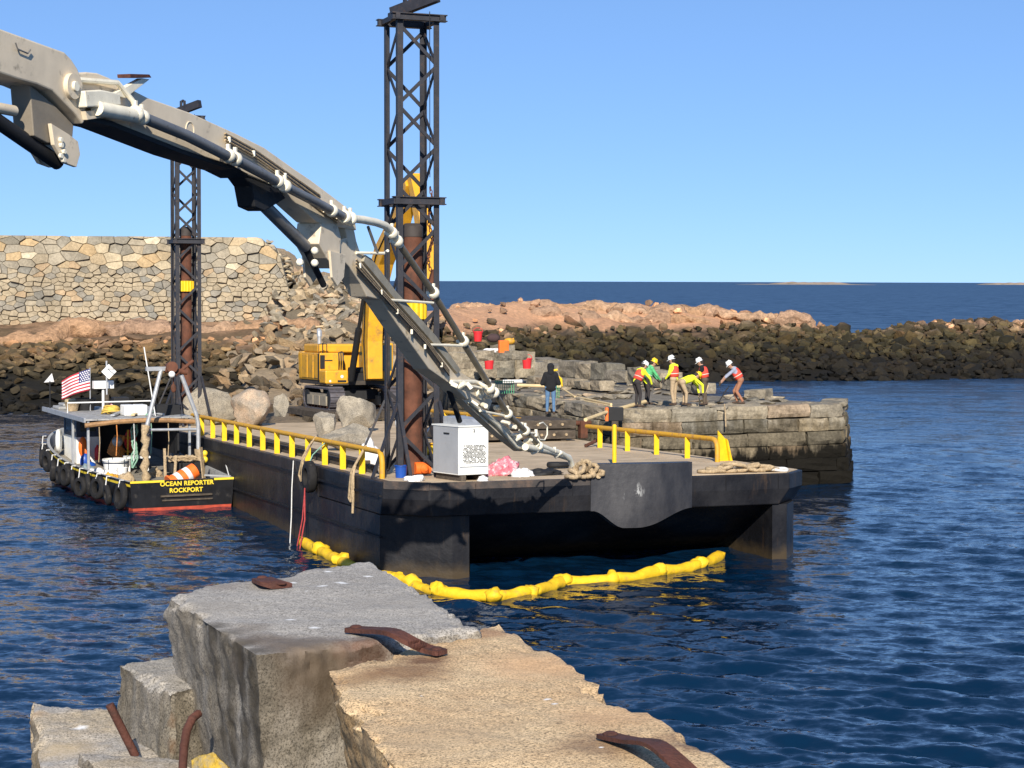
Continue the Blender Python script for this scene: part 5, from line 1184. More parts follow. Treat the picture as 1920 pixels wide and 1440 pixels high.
# ================================================================== STONE PIER
PIERC = [(.27,.235,.175), (.23,.20,.155), (.31,.255,.18), (.20,.18,.14), (.36,.30,.21), (.25,.215,.16), (.33,.25,.17)]
def pier_mat():
    t = NT('pier_granite'); k = len(PIERC)
    c = t.ramp(t.n('ShaderNodeObjectInfo').outputs['Random'], [(i/k, q) for i, q in enumerate(PIERC)], 'CONSTANT')
    c = t.mix(c, t.ramp(t.noise(1.6, 6, .65), [(.3, .55), (.7, 1.3)]), 1., 'MULTIPLY')
    c = t.mix(c, t.ramp(t.noise(9, 5, .75), [(.3, .6), (.7, 1.35)]), 1., 'MULTIPLY')
    # weed line: everything below about a metre is dark, with tongues reaching higher
    zz = t.math('ADD', t.z(), t.math('MULTIPLY', t.math('SUBTRACT', t.noise(1.6, 5, .6, stretch=(1.6, 1.6, .35)), .5), 2.2))
    c = t.mix(c, (.014,.012,.008), t.ramp(t.math('DIVIDE', zz, 4.), [(.30, 1.), (.40, .0)]))
    c = t.mix(c, (.55,.52,.46), t.ramp(t.math('DIVIDE', zz, 4.), [(.55, 1.), (.66, .0)]), 'MULTIPLY')
    return t.out(c, .9, 0, t.bump(t.noise(6, 8, .7), .8, .08), .2)
PGR = pier_mat()
def block_proto(seed):
    rg = random.Random(seed); bm = bmesh.new(); bmesh.ops.create_cube(bm, size=1)
    bmesh.ops.subdivide_edges(bm, edges=bm.edges, cuts=2, use_grid_fill=True)
    for v in bm.verts:
        q = v.co; n_ = sum(abs(abs(a)-.5) < 1e-4 for a in q)
        k = 1 - .045*(n_ == 2) - .10*(n_ == 3); v.co = V((q.x*(1 - .02*(n_ >= 2)) , q.y*k, q.z*(1 - .05*(n_ >= 2)))) + V((rg.uniform(-.02, .02), rg.uniform(-.045, .045), rg.uniform(-.04, .04)))
    me = bpy.data.meshes.new('stone_block'); bm.to_mesh(me); bm.free(); me.materials.append(PGR); return me
BP_ = [block_proto(i) for i in range(10)]
PZT = 3.0
pier = thing('stone_pier', 'old granite block pier head jutting out behind the barge', 'pier', (5, 75, 0))
IP = MW[pier.name].inverted()
Q1, Q2, Q3, Q4, Q5, Q6 = [PZ(x, y, PZT) for x, y in ((1163,768), (1580,757), (1583,750), (1438,743), (1335,736), (1255,722))]
Q0, Q00 = PZ(960, 739, PZT), PZ(845, 722, PZT)
rgp = random.Random(21)
def course_face(A, B, ncourse, z1, lr=(1.0, 2.7), dep=.9, batter=.06, hh=.5):
    d = V((B.x-A.x, B.y-A.y, 0)); L = d.length; d.normalize(); nrm = V((d.y, -d.x, 0)); az = math.atan2(d.y, d.x)
    for c in range(ncourse):
        z = z1 - (c + .5)*hh; s = -rgp.uniform(0, .6); out = batter*c
        while s < L + out:
            l = rgp.uniform(*lr); a = max(s, -out*.3); e = min(s + l, L + out*.8)
            if e - a > .25:
                m = A + d*((a+e)/2) + nrm*(out - dep/2 + rgp.uniform(-.05, .05))
                M = Mx.LocRotScale(V((m.x, m.y, z + rgp.uniform(-.015, .015))), Euler((rgp.uniform(-.01, .01), rgp.uniform(-.012, .012), az + rgp.uniform(-.012, .012))), V((e - a - .015, dep, hh*rgp.uniform(.94, 1.0))))
                obj('stone_block', rgp.choice(BP_), pier, 0, IP @ M)
            s += l
course_face(Q1, Q2, 7, PZT); course_face(Q2, Q3 + V((.3, 1.2, 0)), 7, PZT, (.8, 1.5)); course_face(Q0, Q1, 5, PZT, (1.2, 2.4)); course_face(Q00, Q0, 3, PZT, (1.2, 2.4))
b = MB(); core = [Q1, Q2, Q3, Q4, Q5, Q6, PZ(1020, 705, PZT), PZ(800, 690, PZT), Q00, Q0]
cen = sum(core, V((0,0,0)))/len(core)
b.prism([tuple((cen + (p - cen)*.93)[:2]) for p in core], lambda a, c, t: (a, c, t), -1.5, PZT - .12); b.build('core_fill', PGR, pier, None, 0, True)
# rubble and paving on top
pl = []
def inpoly(x, y, P):
    r = False; j = len(P)-1
    for i in range(len(P)):
        if (P[i].y > y) != (P[j].y > y) and x < (P[j].x-P[i].x)*(y-P[i].y)/(P[j].y-P[i].y) + P[i].x: r = not r
        j = i
    return r
PST = protos(8, PGR, lambda r: (1, r.uniform(.6, 1), r.uniform(.35, .6)), 14, 300)
n_ = 0
while n_ < 150:
    x = rgp.uniform(-9, 13); y = rgp.uniform(68, 100)
    if not inpoly(x, y, core): continue
    s = rgp.uniform(.22, .55); n_ += 1
    obj('paving_stone', rgp.choice(PST), pier, 0, IP @ Mx.LocRotScale(V((x, y, PZT - .06)), reul(rgp, .15), V((s, s, s*.55))))
def row(pxa, pxb, z, h, lr, dep, wob=.06):
    A, B = PZ(*pxa, z), PZ(*pxb, z); d = B - A; L = d.length; d.normalize(); s = 0; az = math.atan2(d.y, d.x)
    while s < L:
        l = rgp.uniform(*lr); hh = h*rgp.uniform(.75, 1.12); m = A + d*(s + l/2)
        obj('stone_block', rgp.choice(BP_), pier, 0, IP @ Mx.LocRotScale(V((m.x + rgp.uniform(-wob, wob), m.y + rgp.uniform(-.2, .2), z + hh/2 - .05)), Euler((rgp.uniform(-.05, .05), rgp.uniform(-.06, .06), az + rgp.uniform(-.12, .12))), V((l*.97, dep, hh))))
        s += l
row((1262, 724), (1025, 700), PZT, .75, (1.1, 2.1), 1.1)
row((1330, 737), (1270, 728), PZT, .45, (.7, 1.3), .8)
row((850, 708), (1012, 704), PZT, .85, (.8, 1.5), 1.2)
row((838, 706), (1000, 700), PZT, .8, (.9, 1.5), 1.2)
row((842, 690), (985, 686), PZT + .72, .95, (.7, 1.3), 1.0); row((850, 676), (960, 672), PZT + 1.5, .4, (.6, 1.1), .9)
row((1000, 716), (1130, 730), PZT, .4, (.6, 1.2), .7)
row((1405, 744), (1432, 745), PZT, .45, (.9, 1.0), .8)

# gear lying on the pier
def pthing(nm, label, cat, px, py, fn, mat, z=PZT, smooth=40, bevel=0, part='body', rz=0):
    p = PZ(px, py, z); o = thing(nm, label, cat, M=Mx.Translation(p) @ Mx.Rotation(rz, 4, 'Z')); b = MB(); fn(b); b.build(part, mat, o, smooth, bevel); return o
def bucket(px, py, z, label):
    o = pthing('bucket', label, 'bucket', px, py, lambda b: b.lathe([(.17, 0), (.21, .40), (.23, .40), (.23, .45), (.19, .45), (.16, .04)], 18), REDP, z, part='pail'); o['group'] = 'red buckets on the pier'
    b = MB(); b.tube([(.22*math.cos(t), .03, .44 + .18*math.sin(t)) for t in [i*math.pi/8 for i in range(9)]], .012, 5); b.build('handle', REDP, o, 40)
bucket(917, 692, PZT + .80, 'red bucket on the stone ledge below the white rag')
bucket(988, 691, PZT + .80, 'red bucket at the right end of the stone ledge')
bucket(896, 640, PZT + 1.85, 'red bucket on the topmost course of the stone stack')
pthing('orange_case', 'small upright orange case on the stone stack', 'case', 944, 664, lambda b: (b.box((-.2, -.12, 0), (.2, .12, .55)),), ORANGE, PZT + 1.68, None, .03, rz=.3)
pthing('rag', 'white rag draped on the stone stack', 'rag', 923, 663, lambda b: [b.ball((.14*k - .2, 0, .1), (.2, .15, .12)) for k in range(4)], CLOTHW, PZT + 1.62, 60)
pthing('dark_bag', 'dark canvas bag on top of the stone stack', 'bag', 925, 640, lambda b: (b.ball((0, 0, .15), (.3, .2, .2)),), paint('brown_canvas', (.06,.035,.035), .9), PZT + 1.85, 60)
pthing('tool_bag', 'yellow tool bag on top of the stone stack', 'bag', 955, 645, lambda b: (b.ball((0, 0, .12), (.26, .16, .15)), b.beam((-.2, 0, .1), (.2, 0, .25), .05, .05)), YELRAIL, PZT + 1.85, 60)
def fence(px, py, n, label, w_):
    o = pthing('green_wire_panel', label, 'wire panel', px, py, lambda b: [b.beam((-w_/2 + w_*k/n, -.0, 0), (-w_/2 + w_*k/n, .0, .55), .025, .025, (0,1,0)) for k in range(n+1)] + [b.beam((-w_/2, .03, .5), (w_/2, .03, .5), .025, .025)], GREENP, PZT, None, part='wires')
fence(946, 738, 8, 'green plastic coated wire panel standing on the pier edge', .75); fence(1042, 746, 3, 'short piece of green wire panel right of the hooded person', .25)
pthing('white_post', 'white pipe lying on the pier left of the hooded person', 'pipe', 962, 722, lambda b: b.tube([(-.45, 0, .15), (.45, 0, .17)], .08, 8), WHITE)
pthing('long_pole', 'long pale pole lying behind the hooded person', 'pole', 1010, 731, lambda b: b.tube([(-.9, .3, .18), (.95, -.1, .15)], .07, 8), PIPEY)
o = pthing('plate_compactor', 'small yellow framed machine on the pier beside the hooded person', 'machine', 1037, 729, lambda b: (b.tube([(-.3, 0, .05), (-.3, 0, .42), (-.18, 0, .52), (.22, 0, .52), (.34, 0, .42), (.36, 0, .1)], .06, 8), b.tube([(-.25, .3, .3), (-.1, .3, .75), (.2, .3, .8)], .05, 8)), YEL); b = MB(); b.box((-.22, -.1, .0), (.26, .35, .34)); b.build('engine', BLK, o, bevel=.04)
for k in range(4):
    o = thing('pale_pipe', ('top', 'upper middle', 'lower middle', 'bottom')[k] + ' pale yellow pipe of the bundle lying along the pier edge', 'pipe', PZ(1108, 765, PZT), group='pale pipes on the pier')
    a = PY(1070, 742 + k*5, 76.5 - k*.35) ; c = PY(1146, 758 + k*4, 70.6 - k*.2); MB().tube([a, c], .045, 8).build('tube', PIPEY, o, 40, 0, True)
o = thing('hand_rail_pole', 'pale pole sloping up from the barge to the black box', 'pole', PY(1100, 785, 66)); MB().tube([PY(1098, 787, 66), PY(1140, 772, 68.3), PY(1210, 753, 70.8)], .07, 8).build('tube', PIPEY, o, 40, 0, True)
o = thing('thin_stake', 'thin pale stake leaning up behind the pipe bundle', 'stake', PY(1072, 745, 75)); MB().tube([PY(1054, 728, 77), PY(1078, 744, 75)], .035, 7).build('stick', PIPEY, o, 40, 0, True)
P = PY(1153, 789, 68.2); o = thing('junction_box', 'black box with an orange edge at the pier corner', 'box', P); b = MB(); b.box((-.24, -.1, .0), (.30, .3, .47)); b.build('case', BLK, o, bevel=.02); b = MB(); b.box((-.34, -.1, .0), (-.241, .3, .47)); b.build('edge_panel', ORANGE, o)
MB().box((-.12, -.08, -1.2), (.12, .2, -.001)).build('support_post', TIMBER, o)
o = thing('hanging_strap', 'pale strap hanging down the pier face below the workers', 'strap', PY(1360, 762, 69.5)); MB().tube([PY(1358, 758, 70.6), PY(1360, 772, 70.0), PY(1361, 800, 69.9)], .03, 6).build('strap', ROPE, o, 50, 0, True)

# ================================================================== PEOPLE
SKIN = paint('skin', (.50,.28,.19), .6, .1, 20); HAIR = paint('dark_hair', (.03,.022,.018), .8); JEANS = paint('blue_jeans', (.10,.19,.32), .9, .25, 12); BLACKC = paint('black_cloth', (.012,.012,.014), .95, .3, 10)
TANP = paint('tan_work_trousers', (.42,.31,.19), .9, .2, 10); BROWNP = paint('brown_trousers', (.33,.15,.085), .9, .2, 10); DARKP = paint('dark_trousers', (.035,.03,.03), .9, .2, 10); OLIVEP = paint('olive_trousers', (.10,.075,.05), .9, .2, 10)
HIVIS = paint('high_visibility_yellow', (.78,.86,.03), .8, .1, 10); GREYS = paint('grey_blue_shirt', (.30,.33,.42), .9, .2, 10); VESTO = paint('orange_red_vest', (.80,.075,.045), .8, .15, 12); VESTG = paint('green_vest', (.09,.42,.16), .8, .15, 12)
BOOT = paint('work_boot', (.07,.045,.03), .8, .2, 10); GLOVE = paint('work_glove', (.08,.06,.045), .9, .2, 10); HATW = paint('white_hard_hat', (.82,.82,.80), .35, .05, 5, bump=0); HATY = paint('yellow_hard_hat', (.86,.55,.02), .35, .05, 5, bump=0); STRIPE = paint('reflective_stripe', (.75,.75,.62), .4, .1, 5)
def rotx(p, c, a):
    y, z = p[1]-c[1], p[2]-c[2]; return (p[0], c[1] + y*math.cos(a) + z*math.sin(a), c[2] - y*math.sin(a) + z*math.cos(a))
def person(label, M, lean=0., head=0., arms=None, knees=None, ankles=None, hipz=.93, hipy=0., cols=None, hat=None, vest=None, hood=False, group=None, sc=1.):
    root = thing('person', label, 'person', M=M @ Mx.Scale(sc, 4), group=group)
    pel = (0, hipy, hipz); U = lambda p: rotx((p[0], p[1] + hipy, p[2] + hipz - .93), pel, lean)
    ches, nek = U((0, .0, 1.28)), U((0, -.01, 1.46)); hc0 = U((0, .02, 1.63)); hc = rotx(hc0, nek, head); HD = lambda p: rotx(U(p), nek, head)
    shR, shL = U((.17, -.01, 1.40)), U((-.17, -.01, 1.40))
    arms = arms or (((.27, -.02, 1.12), (.27, .1, .90)), ((-.27, -.02, 1.12), (-.27, .1, .90)))
    knees = knees or ((.11, .03, .49), (-.11, .03, .49)); ankles = ankles or ((.12, 0, .09), (-.12, 0, .09))
    bones = []                       # (p0, p1, r0, r1, slot)
    bones += [(U((0,0,.96)), ches, .135, .15, 1), (ches, U((0,-.01,1.40)), .15, .12, 1), (U((.10,0,1.33)), shR, .10, .085, 1), (U((-.10,0,1.33)), shL, .10, .085, 1), (U((.06,0,1.12)), U((.09,0,1.30)), .11, .12, 1), (U((-.06,0,1.12)), U((-.09,0,1.30)), .11, .12, 1)]
    bones += [(U((.08,0,.95)), U((-.08,0,.95)), .13, .13, 2), (nek, hc, .058, .06, 0)]
    bones += [(HD((0,.0,1.66)), HD((0,.03,1.60)), .098, .085, 0), (HD((0,.05,1.57)), HD((0,.07,1.545)), .06, .045, 0), (HD((0,.11,1.625)), HD((0,.128,1.60)), .014, .018, 0), (HD((.095,.01,1.62)), HD((.10,0,1.60)), .02, .018, 0), (HD((-.095,.01,1.62)), HD((-.10,0,1.60)), .02, .018, 0),
              (HD((.035,.096,1.635)), HD((.036,.098,1.634)), .015, .015, 5), (HD((-.035,.096,1.635)), HD((-.036,.098,1.634)), .015, .015, 5), (HD((-.02,.098,1.56)), HD((.02,.098,1.56)), .009, .009, 6), (HD((0,-.03,1.68)), HD((0,-.045,1.60)), .10, .08, 5)]
    for (e, w_), sh in zip(arms, (shR, shL)):
        bones += [(sh, e, .068, .052, 1), (e, w_, .05, .036, 1 if not cols.get('bare') else 0)]
    for k, a, sx in zip(knees, ankles, (1, -1)):
        hp = (sx*.095, hipy, hipz - .02); bones += [(hp, k, .098, .066, 2), (k, a, .064, .048, 2), (a, (a[0], a[1], .055), .05, .05, 3), ((a[0], a[1]-.04, .045), (a[0]*1.05, a[1]+.16, .035), .045, .038, 3)]
    if hood: bones += [(HD((0,-.03,1.67)), HD((0,-.0,1.60)), .128, .118, 4), (HD((0,-.06,1.55)), U((0,-.06,1.45)), .11, .12, 4)]
    if hood: bones += [(U((.05,0,1.32)), U((.05,0,.93)), .165, .15, 1), (U((-.05,0,1.32)), U((-.05,0,.93)), .165, .15, 1), (shR, arms[0][0], .09, .08, 1), (shL, arms[1][0], .09, .08, 1)]
    b = MB()
    for p0, p1, r0_, r1_, s in bones:
        p0, p1 = V(p0), V(p1); d = p1 - p0; L = max(d.length, 1e-4); dn = d/L; P = []; Rr = []
        for k in range(5): a = math.pi/2*(1 - k/4*.98); P.append(p0 - dn*r0_*math.sin(a)); Rr.append(max(.002, r0_*math.cos(a)))
        for k in range(1, 5): P.append(p0 + d*(k/5)); Rr.append(r0_ + (r1_-r0_)*k/5)
        for k in range(5): a = math.pi/2*(k/4*.98); P.append(p1 + dn*r1_*math.sin(a)); Rr.append(max(.002, r1_*math.cos(a)))
        b.tube(P, Rr, 12)
    me = b.mesh('body', [SKIN]); tmp = bpy.data.objects.new('body', me); COL.objects.link(tmp)
    rm = tmp.modifiers.new('r', 'REMESH'); rm.mode = 'VOXEL'; rm.voxel_size = .014; sm = tmp.modifiers.new('s', 'SMOOTH'); sm.iterations = 2; sm.factor = .5
    dg = bpy.context.evaluated_depsgraph_get(); m2 = bpy.data.meshes.new_from_object(tmp.evaluated_get(dg)); bpy.data.objects.remove(tmp); m2.materials.clear()
    for m in (SKIN, cols['top'], cols['legs'], BOOT, cols.get('hood', cols['top']), HAIR, paint('lips', (.35,.13,.10), .6)): m2.materials.append(m)
    n = len(m2.polygons); cen = np.empty(n*3); m2.polygons.foreach_get('center', cen); cen = cen.reshape(-1, 3); best = np.full(n, 1e9); sl_ = np.zeros(n, int)
    for p0, p1, r0_, r1_, s in bones:
        p0, p1 = np.array(p0), np.array(p1); d = p1 - p0; t = np.clip(((cen - p0) @ d)/max(d @ d, 1e-9), 0, 1); q = np.linalg.norm(cen - p0 - t[:, None]*d, axis=1) - (r0_ + (r1_-r0_)*t) - (.004 if s in (5, 6) else 0)
        k = q < best; best[k] = q[k]; sl_[k] = s
    m2.polygons.foreach_set('material_index', sl_.astype(np.int32)); m2.polygons.foreach_set('use_smooth', [True]*n)
    body = obj('body', m2, root)
    # gloved hands with palm, four fingers and a thumb, curled
    for (e, w_), sx in zip(arms, (1, -1)):
        e, w_ = V(e), V(w_); d = (w_ - e).normalized(); sd = V((1, 0, 0)); sd = (sd - d*sd.dot(d)).normalized(); fw_ = d.cross(sd); h = MB()
        h.tube([w_ - d*.03, w_ + d*.03, w_ + d*.085], [.034, .042, .036], 10)
        for q in range(4):
            o_ = sd*(q - 1.5)*.019; L = (.062, .074, .07, .055)[q]; p = w_ + d*.08 + o_
            h.tube([p, p + d*L*.5 + fw_*.004*sx, p + d*L*.75 + fw_*.025, p + d*L*.7 + fw_*.05], [.0095, .0095, .009, .007], 7)
        p = w_ + d*.035 + sd*(-.036*sx); h.tube([p, p + d*.03 - sd*.02*sx + fw_*.015, p + d*.06 - sd*.012*sx + fw_*.03], [.012, .011, .008], 7)
        h.build('glove', cols.get('hands', GLOVE), root, 60)
    if hat:
        b = MB(); ax = (V(HD((0,0,1.8))) - V(HD((0,0,1.6)))).normalized(); X = Mx.Translation(V(HD((0,.01,1.655)))) @ V((0,0,1)).rotation_difference(ax).to_matrix().to_4x4()
        b.lathe([(.136, 0), (.138, .012), (.130, .02), (.126, .08), (.098, .135), (.045, .16), (.008, .164)], 22, 0, X); b.cbox((0, .125, .006), (.15, .08, .012), 0, X); b.cbox((0, 0, .155), (.03, .16, .02), 0, X); b.build('hard_hat', hat, root, 40)
    if vest:
        b = MB(); n = 18; rows = []
        for (z, rx, ry) in ((1.02, .185, .165), (1.15, .19, .17), (1.28, .20, .17), (1.37, .19, .15), (1.44, .12, .11)):
            rows.append([U((rx*math.cos(2*math.pi*j/n), ry*math.sin(2*math.pi*j/n), z)) for j in range(n)])
        for r_ in rows: b.v += [tuple(p) for p in r_]
        for i in range(len(rows)-1):
            for j in range(n): b.f.append((i*n+j, i*n+(j+1) % n, (i+1)*n+(j+1) % n, (i+1)*n+j)); b.m.append(1 if i == 1 and False else 0)
        v_ = b.build('vest', vest, root, 60); so_ = v_.modifiers.new('t', 'SOLIDIFY'); so_.thickness = .012
        s = MB(); s.tube([U((.197*math.cos(2*math.pi*j/n), .178*math.sin(2*math.pi*j/n), 1.14)) for j in range(n)], .012, 5, 0, True); s.build('reflective_band', STRIPE, v_, 60)
    return root
def stand(px, py, depth_z, face): return Mx.Translation(PZ(px, py, depth_z)) @ Mx.Rotation(R(face), 4, 'Z')
G = 'workers on the pier head'
# hooded person, back to the camera, on the mat stack
fp = DL(1013, 775, MATS[3] + .012); print('hooded at', fp, MATS)
HM = MBG @ Mx.Translation((fp.x, min(fp.y, MATS[2] + 3.6), MATS[3] + .014)); HM = Mx.Translation(HM.translation) @ Mx.Rotation(R(4), 4, 'Z')
dd = HM.translation.y; print('hooded depth', dd, 97*dd/3600)
person('person in a black hooded jacket and blue jeans seen from behind on the timber mats', HM, .04, .05, arms=(((.29,.02,1.08), (.16,.24,1.0)), ((-.29,.02,1.08), (-.16,.24,1.0))), cols=dict(top=BLACKC, legs=JEANS, hood=BLACKC, hands=SKIN), hood=True, sc=97*dd/3600/1.80)
WZ = PZT + .02
person('worker in white hard hat and yellow shirt stooping at the left end of the crew', stand(1196, 763, WZ, -60), .5, .1, arms=(((.24,.36,1.05), (.16,.5,.82)), ((-.24,.34,1.05), (-.14,.5,.82))), hipz=.90, hipy=-.08, cols=dict(top=HIVIS, legs=DARKP), hat=HATW, vest=VESTO, group=G)
person('worker in yellow hard hat and green vest behind the stooping worker', stand(1213, 758, WZ, -75), .4, .1, arms=(((.24,.3,1.08), (.16,.46,.9)), ((-.24,.3,1.08), (-.14,.46,.9))), hipz=.91, hipy=-.05, cols=dict(top=VESTG, legs=DARKP), hat=HATY, vest=VESTG, group=G)
person('tallest standing worker in white hard hat, yellow jacket and tan trousers', stand(1264, 760, WZ, 55), .08, .25, arms=(((.25,.1,1.12), (.18,.28,1.0)), ((-.25,.08,1.12), (-.2,.25,.95))), ankles=((.13,.05,.09), (-.12,-.05,.09)), cols=dict(top=HIVIS, legs=TANP), hat=HATW, vest=VESTO, group=G, sc=1.03)
person('worker in yellow hard hat bent double over the stones', stand(1284, 760, WZ, -70), 1.25, -.2, arms=(((.2,.62,.75), (.16,.66,.45)), ((-.2,.6,.72), (-.14,.64,.42))), hipz=.86, hipy=-.16, knees=((.13,.0,.46), (-.13,.05,.46)), cols=dict(top=HIVIS, legs=TANP), hat=HATY, vest=None, group=G)
o = person('worker in white hard hat, red vest and dark clothes holding a pick handle', stand(1322, 759, WZ, 70), .22, .3, arms=(((.26,.2,1.1), (.12,.4,.95)), ((-.26,.2,1.1), (-.1,.42,.85))), hipz=.92, cols=dict(top=BLACKC, legs=OLIVEP), hat=HATW, vest=VESTO, group=G)
person('rightmost worker in white hard hat, red vest and brown trousers leaning over a tool', stand(1381, 757, WZ, 80), .55, .15, arms=(((.22,.42,1.02), (.12,.6,.8)), ((-.2,.4,1.0), (-.08,.58,.78))), hipz=.88, hipy=-.15, knees=((.12,.1,.47), (-.12,.0,.47)), ankles=((.14,-.02,.09), (-.12,-.25,.09)), cols=dict(top=GREYS, legs=BROWNP, bare=True), hat=HATW, vest=VESTO, group=G)
o = thing('pick_handle', 'wooden pick handle held upright by the worker in dark clothes', 'tool', PZ(1312, 758, WZ)); MB().tube([PY(1312, 756, 72.0), PY(1306, 704, 72.0)], .022, 7).build('handle', PIPEY, o, 40, 0, True)
o = thing('shovel_handle', 'slanting wooden shovel handle between the two red vested workers', 'tool', PZ(1318, 758, WZ)); MB().tube([PY(1316, 757, 71.3), PY(1328, 722, 71.3)], .022, 7).build('handle', PIPEY, o, 40, 0, True)
o = thing('pry_bar', 'dark pry bar in the hands of the rightmost worker', 'tool', PZ(1352, 756, WZ)); MB().tube([PY(1348, 753, 72.0), PY(1366, 725, 72.2)], .022, 7).build('bar', BLK, o, 40, 0, True)

# ================================================================== FOREGROUND GRANITE BLOCKS
def hero_block(name, top, height, spread, mat, label, n=56, amp=.02, chip=.05, seed=0, group='granite blocks on the quay', bottom=None):
    """top: four world corners (loop); the body goes down by height, the foot pushed out by spread"""
    c = sum(top, V((0,0,0)))/4
    bot = bottom or [V((c.x + (p.x-c.x)*(1+spread), c.y + (p.y-c.y)*(1+spread), p.z - height)) for p in top]
    bm = bmesh.new(); key = {}
    def vert(p):
        k = (round(p.x, 4), round(p.y, 4), round(p.z, 4))
        if k not in key: key[k] = bm.verts.new(p)
        return key[k]
    quads = [top, bot[::-1]] + [[bot[i], bot[(i+1) % 4], top[(i+1) % 4], top[i]] for i in range(4)]
    for q in quads:
        g = [[vert((q[0].lerp(q[1], i/n)).lerp(q[3].lerp(q[2], i/n), j/n)) for i in range(n+1)] for j in range(n+1)]
        for j in range(n):
            for i in range(n):
                try: bm.faces.new((g[j][i], g[j][i+1], g[j+1][i+1], g[j+1][i]))
                except ValueError: pass
    bmesh.ops.recalc_face_normals(bm, faces=bm.faces); bm.normal_update()
    segs = [(top[i], top[(i+1) % 4]) for i in range(4)] + [(bot[i], bot[(i+1) % 4]) for i in range(4)] + [(top[i], bot[i]) for i in range(4)]
    cen = (c + sum(bot, V((0,0,0)))/4)/2; S = V((seed*7.3, seed*3.1, 0)); new = []
    for v in bm.verts:
        p = v.co.copy(); de = 1e9
        for a, e in segs:
            d = e - a; t = max(0, min(1, (p-a).dot(d)/d.length_squared)); de = min(de, (p - a - d*t).length)
        side = 1.5 if abs(v.normal.z) < .6 else .5
        nz = (NZ.fractal(p*2.6 + S, .9, 2.1, 5)*amp*.9 + NZ.fractal(p*14 + S, .7, 2.1, 4)*amp*.3)*side
        ch = chip*max(0, .38 + NZ.noise(p*3.7 + S)*.9 + NZ.noise(p*10 + S)*.55 + NZ.noise(p*26 + S)*.35)
        pull = max(0, ch - de)*.55
        new.append(p + v.normal*nz + (cen - p).normalized()*pull)
    for v, p in zip(bm.verts, new): v.co = p
    me = bpy.data.meshes.new(name); base = V((cen.x, cen.y, min(p.z for p in bot)))
    for v in bm.verts: v.co -= base
    bm.to_mesh(me); bm.free(); me.materials.append(mat); me.polygons.foreach_set('use_smooth', [True]*len(me.polygons)); me.set_sharp_from_angle(angle=R(42))
    return tag(obj(name, me, None, 0, Mx.Translation(base)), label, 'granite block', group)
ZA = H - 1.52
ta = [PZ(x, y, ZA) for x, y in ((483,1230), (902,1180), (694,1051), (302,1112))]
rust = (.13,.055,.03); white = (.80,.79,.76); dark = (.09,.075,.055)
sA = [(PZ(760,1130,ZA), .3, (.30,.27,.23), .45), (PZ(400,1140,ZA), .25, (.27,.24,.2), .5), (PZ(600,1240,ZA-.05), .3, (.13,.095,.065), .8), (PZ(480,1235,ZA-.08), .2, (.12,.09,.065), .8), (PZ(640,1225,ZA), .34, (.17,.125,.085), .8), (PZ(540,1205,ZA), .24, (.15,.115,.085), .7), (PZ(700,1205,ZA), .2, rust, .65), (PZ(460,1180,ZA), .16, (.17,.14,.11), .6), (PZ(500,1090,ZA), .18, (.2,.16,.13), .6), (PZ(420,1100,ZA), .14, (.22,.18,.15), .55)] + \
     [(PZ(x, y, ZA), r, white, .95) for x, y, r in ((548,1092,.030), (605,1100,.035), (640,1094,.04), (615,1072,.03), (590,1178,.03), (545,1162,.03), (690,1080,.03), (575,1110,.012))]
for k in range(4):       # streaks down the near corner
    a = ta[0].lerp(ta[3], .05 + .13*k); 
    for j in range(4): sA.append((a + V((0, 0, -.04 - .16*j)), .12, dark, .8))
GA = granite('grey_quay_granite', (.41,.375,.325), (.34,.31,.27), 1.4, .62, sA, .55, 2.0, upright_dark=.8)
def low(ps, dz, pxs): return [PZ(x, y, ps[0].z - dz) for x, y in pxs]
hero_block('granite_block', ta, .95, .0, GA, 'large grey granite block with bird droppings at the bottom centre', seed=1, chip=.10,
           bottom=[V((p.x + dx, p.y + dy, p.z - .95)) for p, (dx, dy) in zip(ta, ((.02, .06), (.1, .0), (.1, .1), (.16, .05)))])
ZB = H - 1.56
tb = [PZ(840,1470,ZB), PZ(1420,1475,ZB), PZ(925,1172,ZB), PZ(618,1262,ZB)]
sB = [(PZ(1000,1250,ZB), .3, (.60,.34,.17), .5), (PZ(1150,1340,ZB), .25, (.62,.38,.2), .45), (PZ(850,1380,ZB), .3, (.45,.33,.2), .4), (PZ(760,1262,ZB), .26, (.22,.12,.06), .8), (PZ(800,1238,ZB), .16, rust, .8), (PZ(900,1185,ZB), .2, (.30,.15,.08), .6), (PZ(640,1275,ZB), .2, (.32,.18,.08), .6), (PZ(1120,1400,ZB), .2, (.20,.12,.07), .7), (PZ(1300,1400,ZB), .10, (.16,.09,.06), .7), (PZ(1260,1385,ZB), .08, rust, .5), (PZ(700,1265,ZB), .1, (.3,.17,.08), .6)] + \
     [(PZ(x, y, ZB), r, white, .95) for x, y, r in ((1027,1308,.022), (1040,1316,.018), (790,1306,.008), (1128,1403,.012))]
GB = granite('tan_quay_granite', (.66,.48,.275), (.56,.375,.20), 1.4, .7, sB, .65, 2.4, upright_dark=.8)
tb2 = [PZ(770,1500,ZB), PZ(1446,1480,ZB), PZ(935,1166,ZB), PZ(606,1256,ZB)]
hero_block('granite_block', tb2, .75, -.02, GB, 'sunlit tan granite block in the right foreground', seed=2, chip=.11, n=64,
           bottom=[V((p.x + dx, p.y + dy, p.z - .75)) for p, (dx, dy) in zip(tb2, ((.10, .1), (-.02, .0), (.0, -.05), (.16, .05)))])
ZC = H - 1.92
tc = [PZ(318,1300,ZC), PZ(470,1262,ZC), PZ(360,1226,ZC), PZ(220,1243,ZC)]
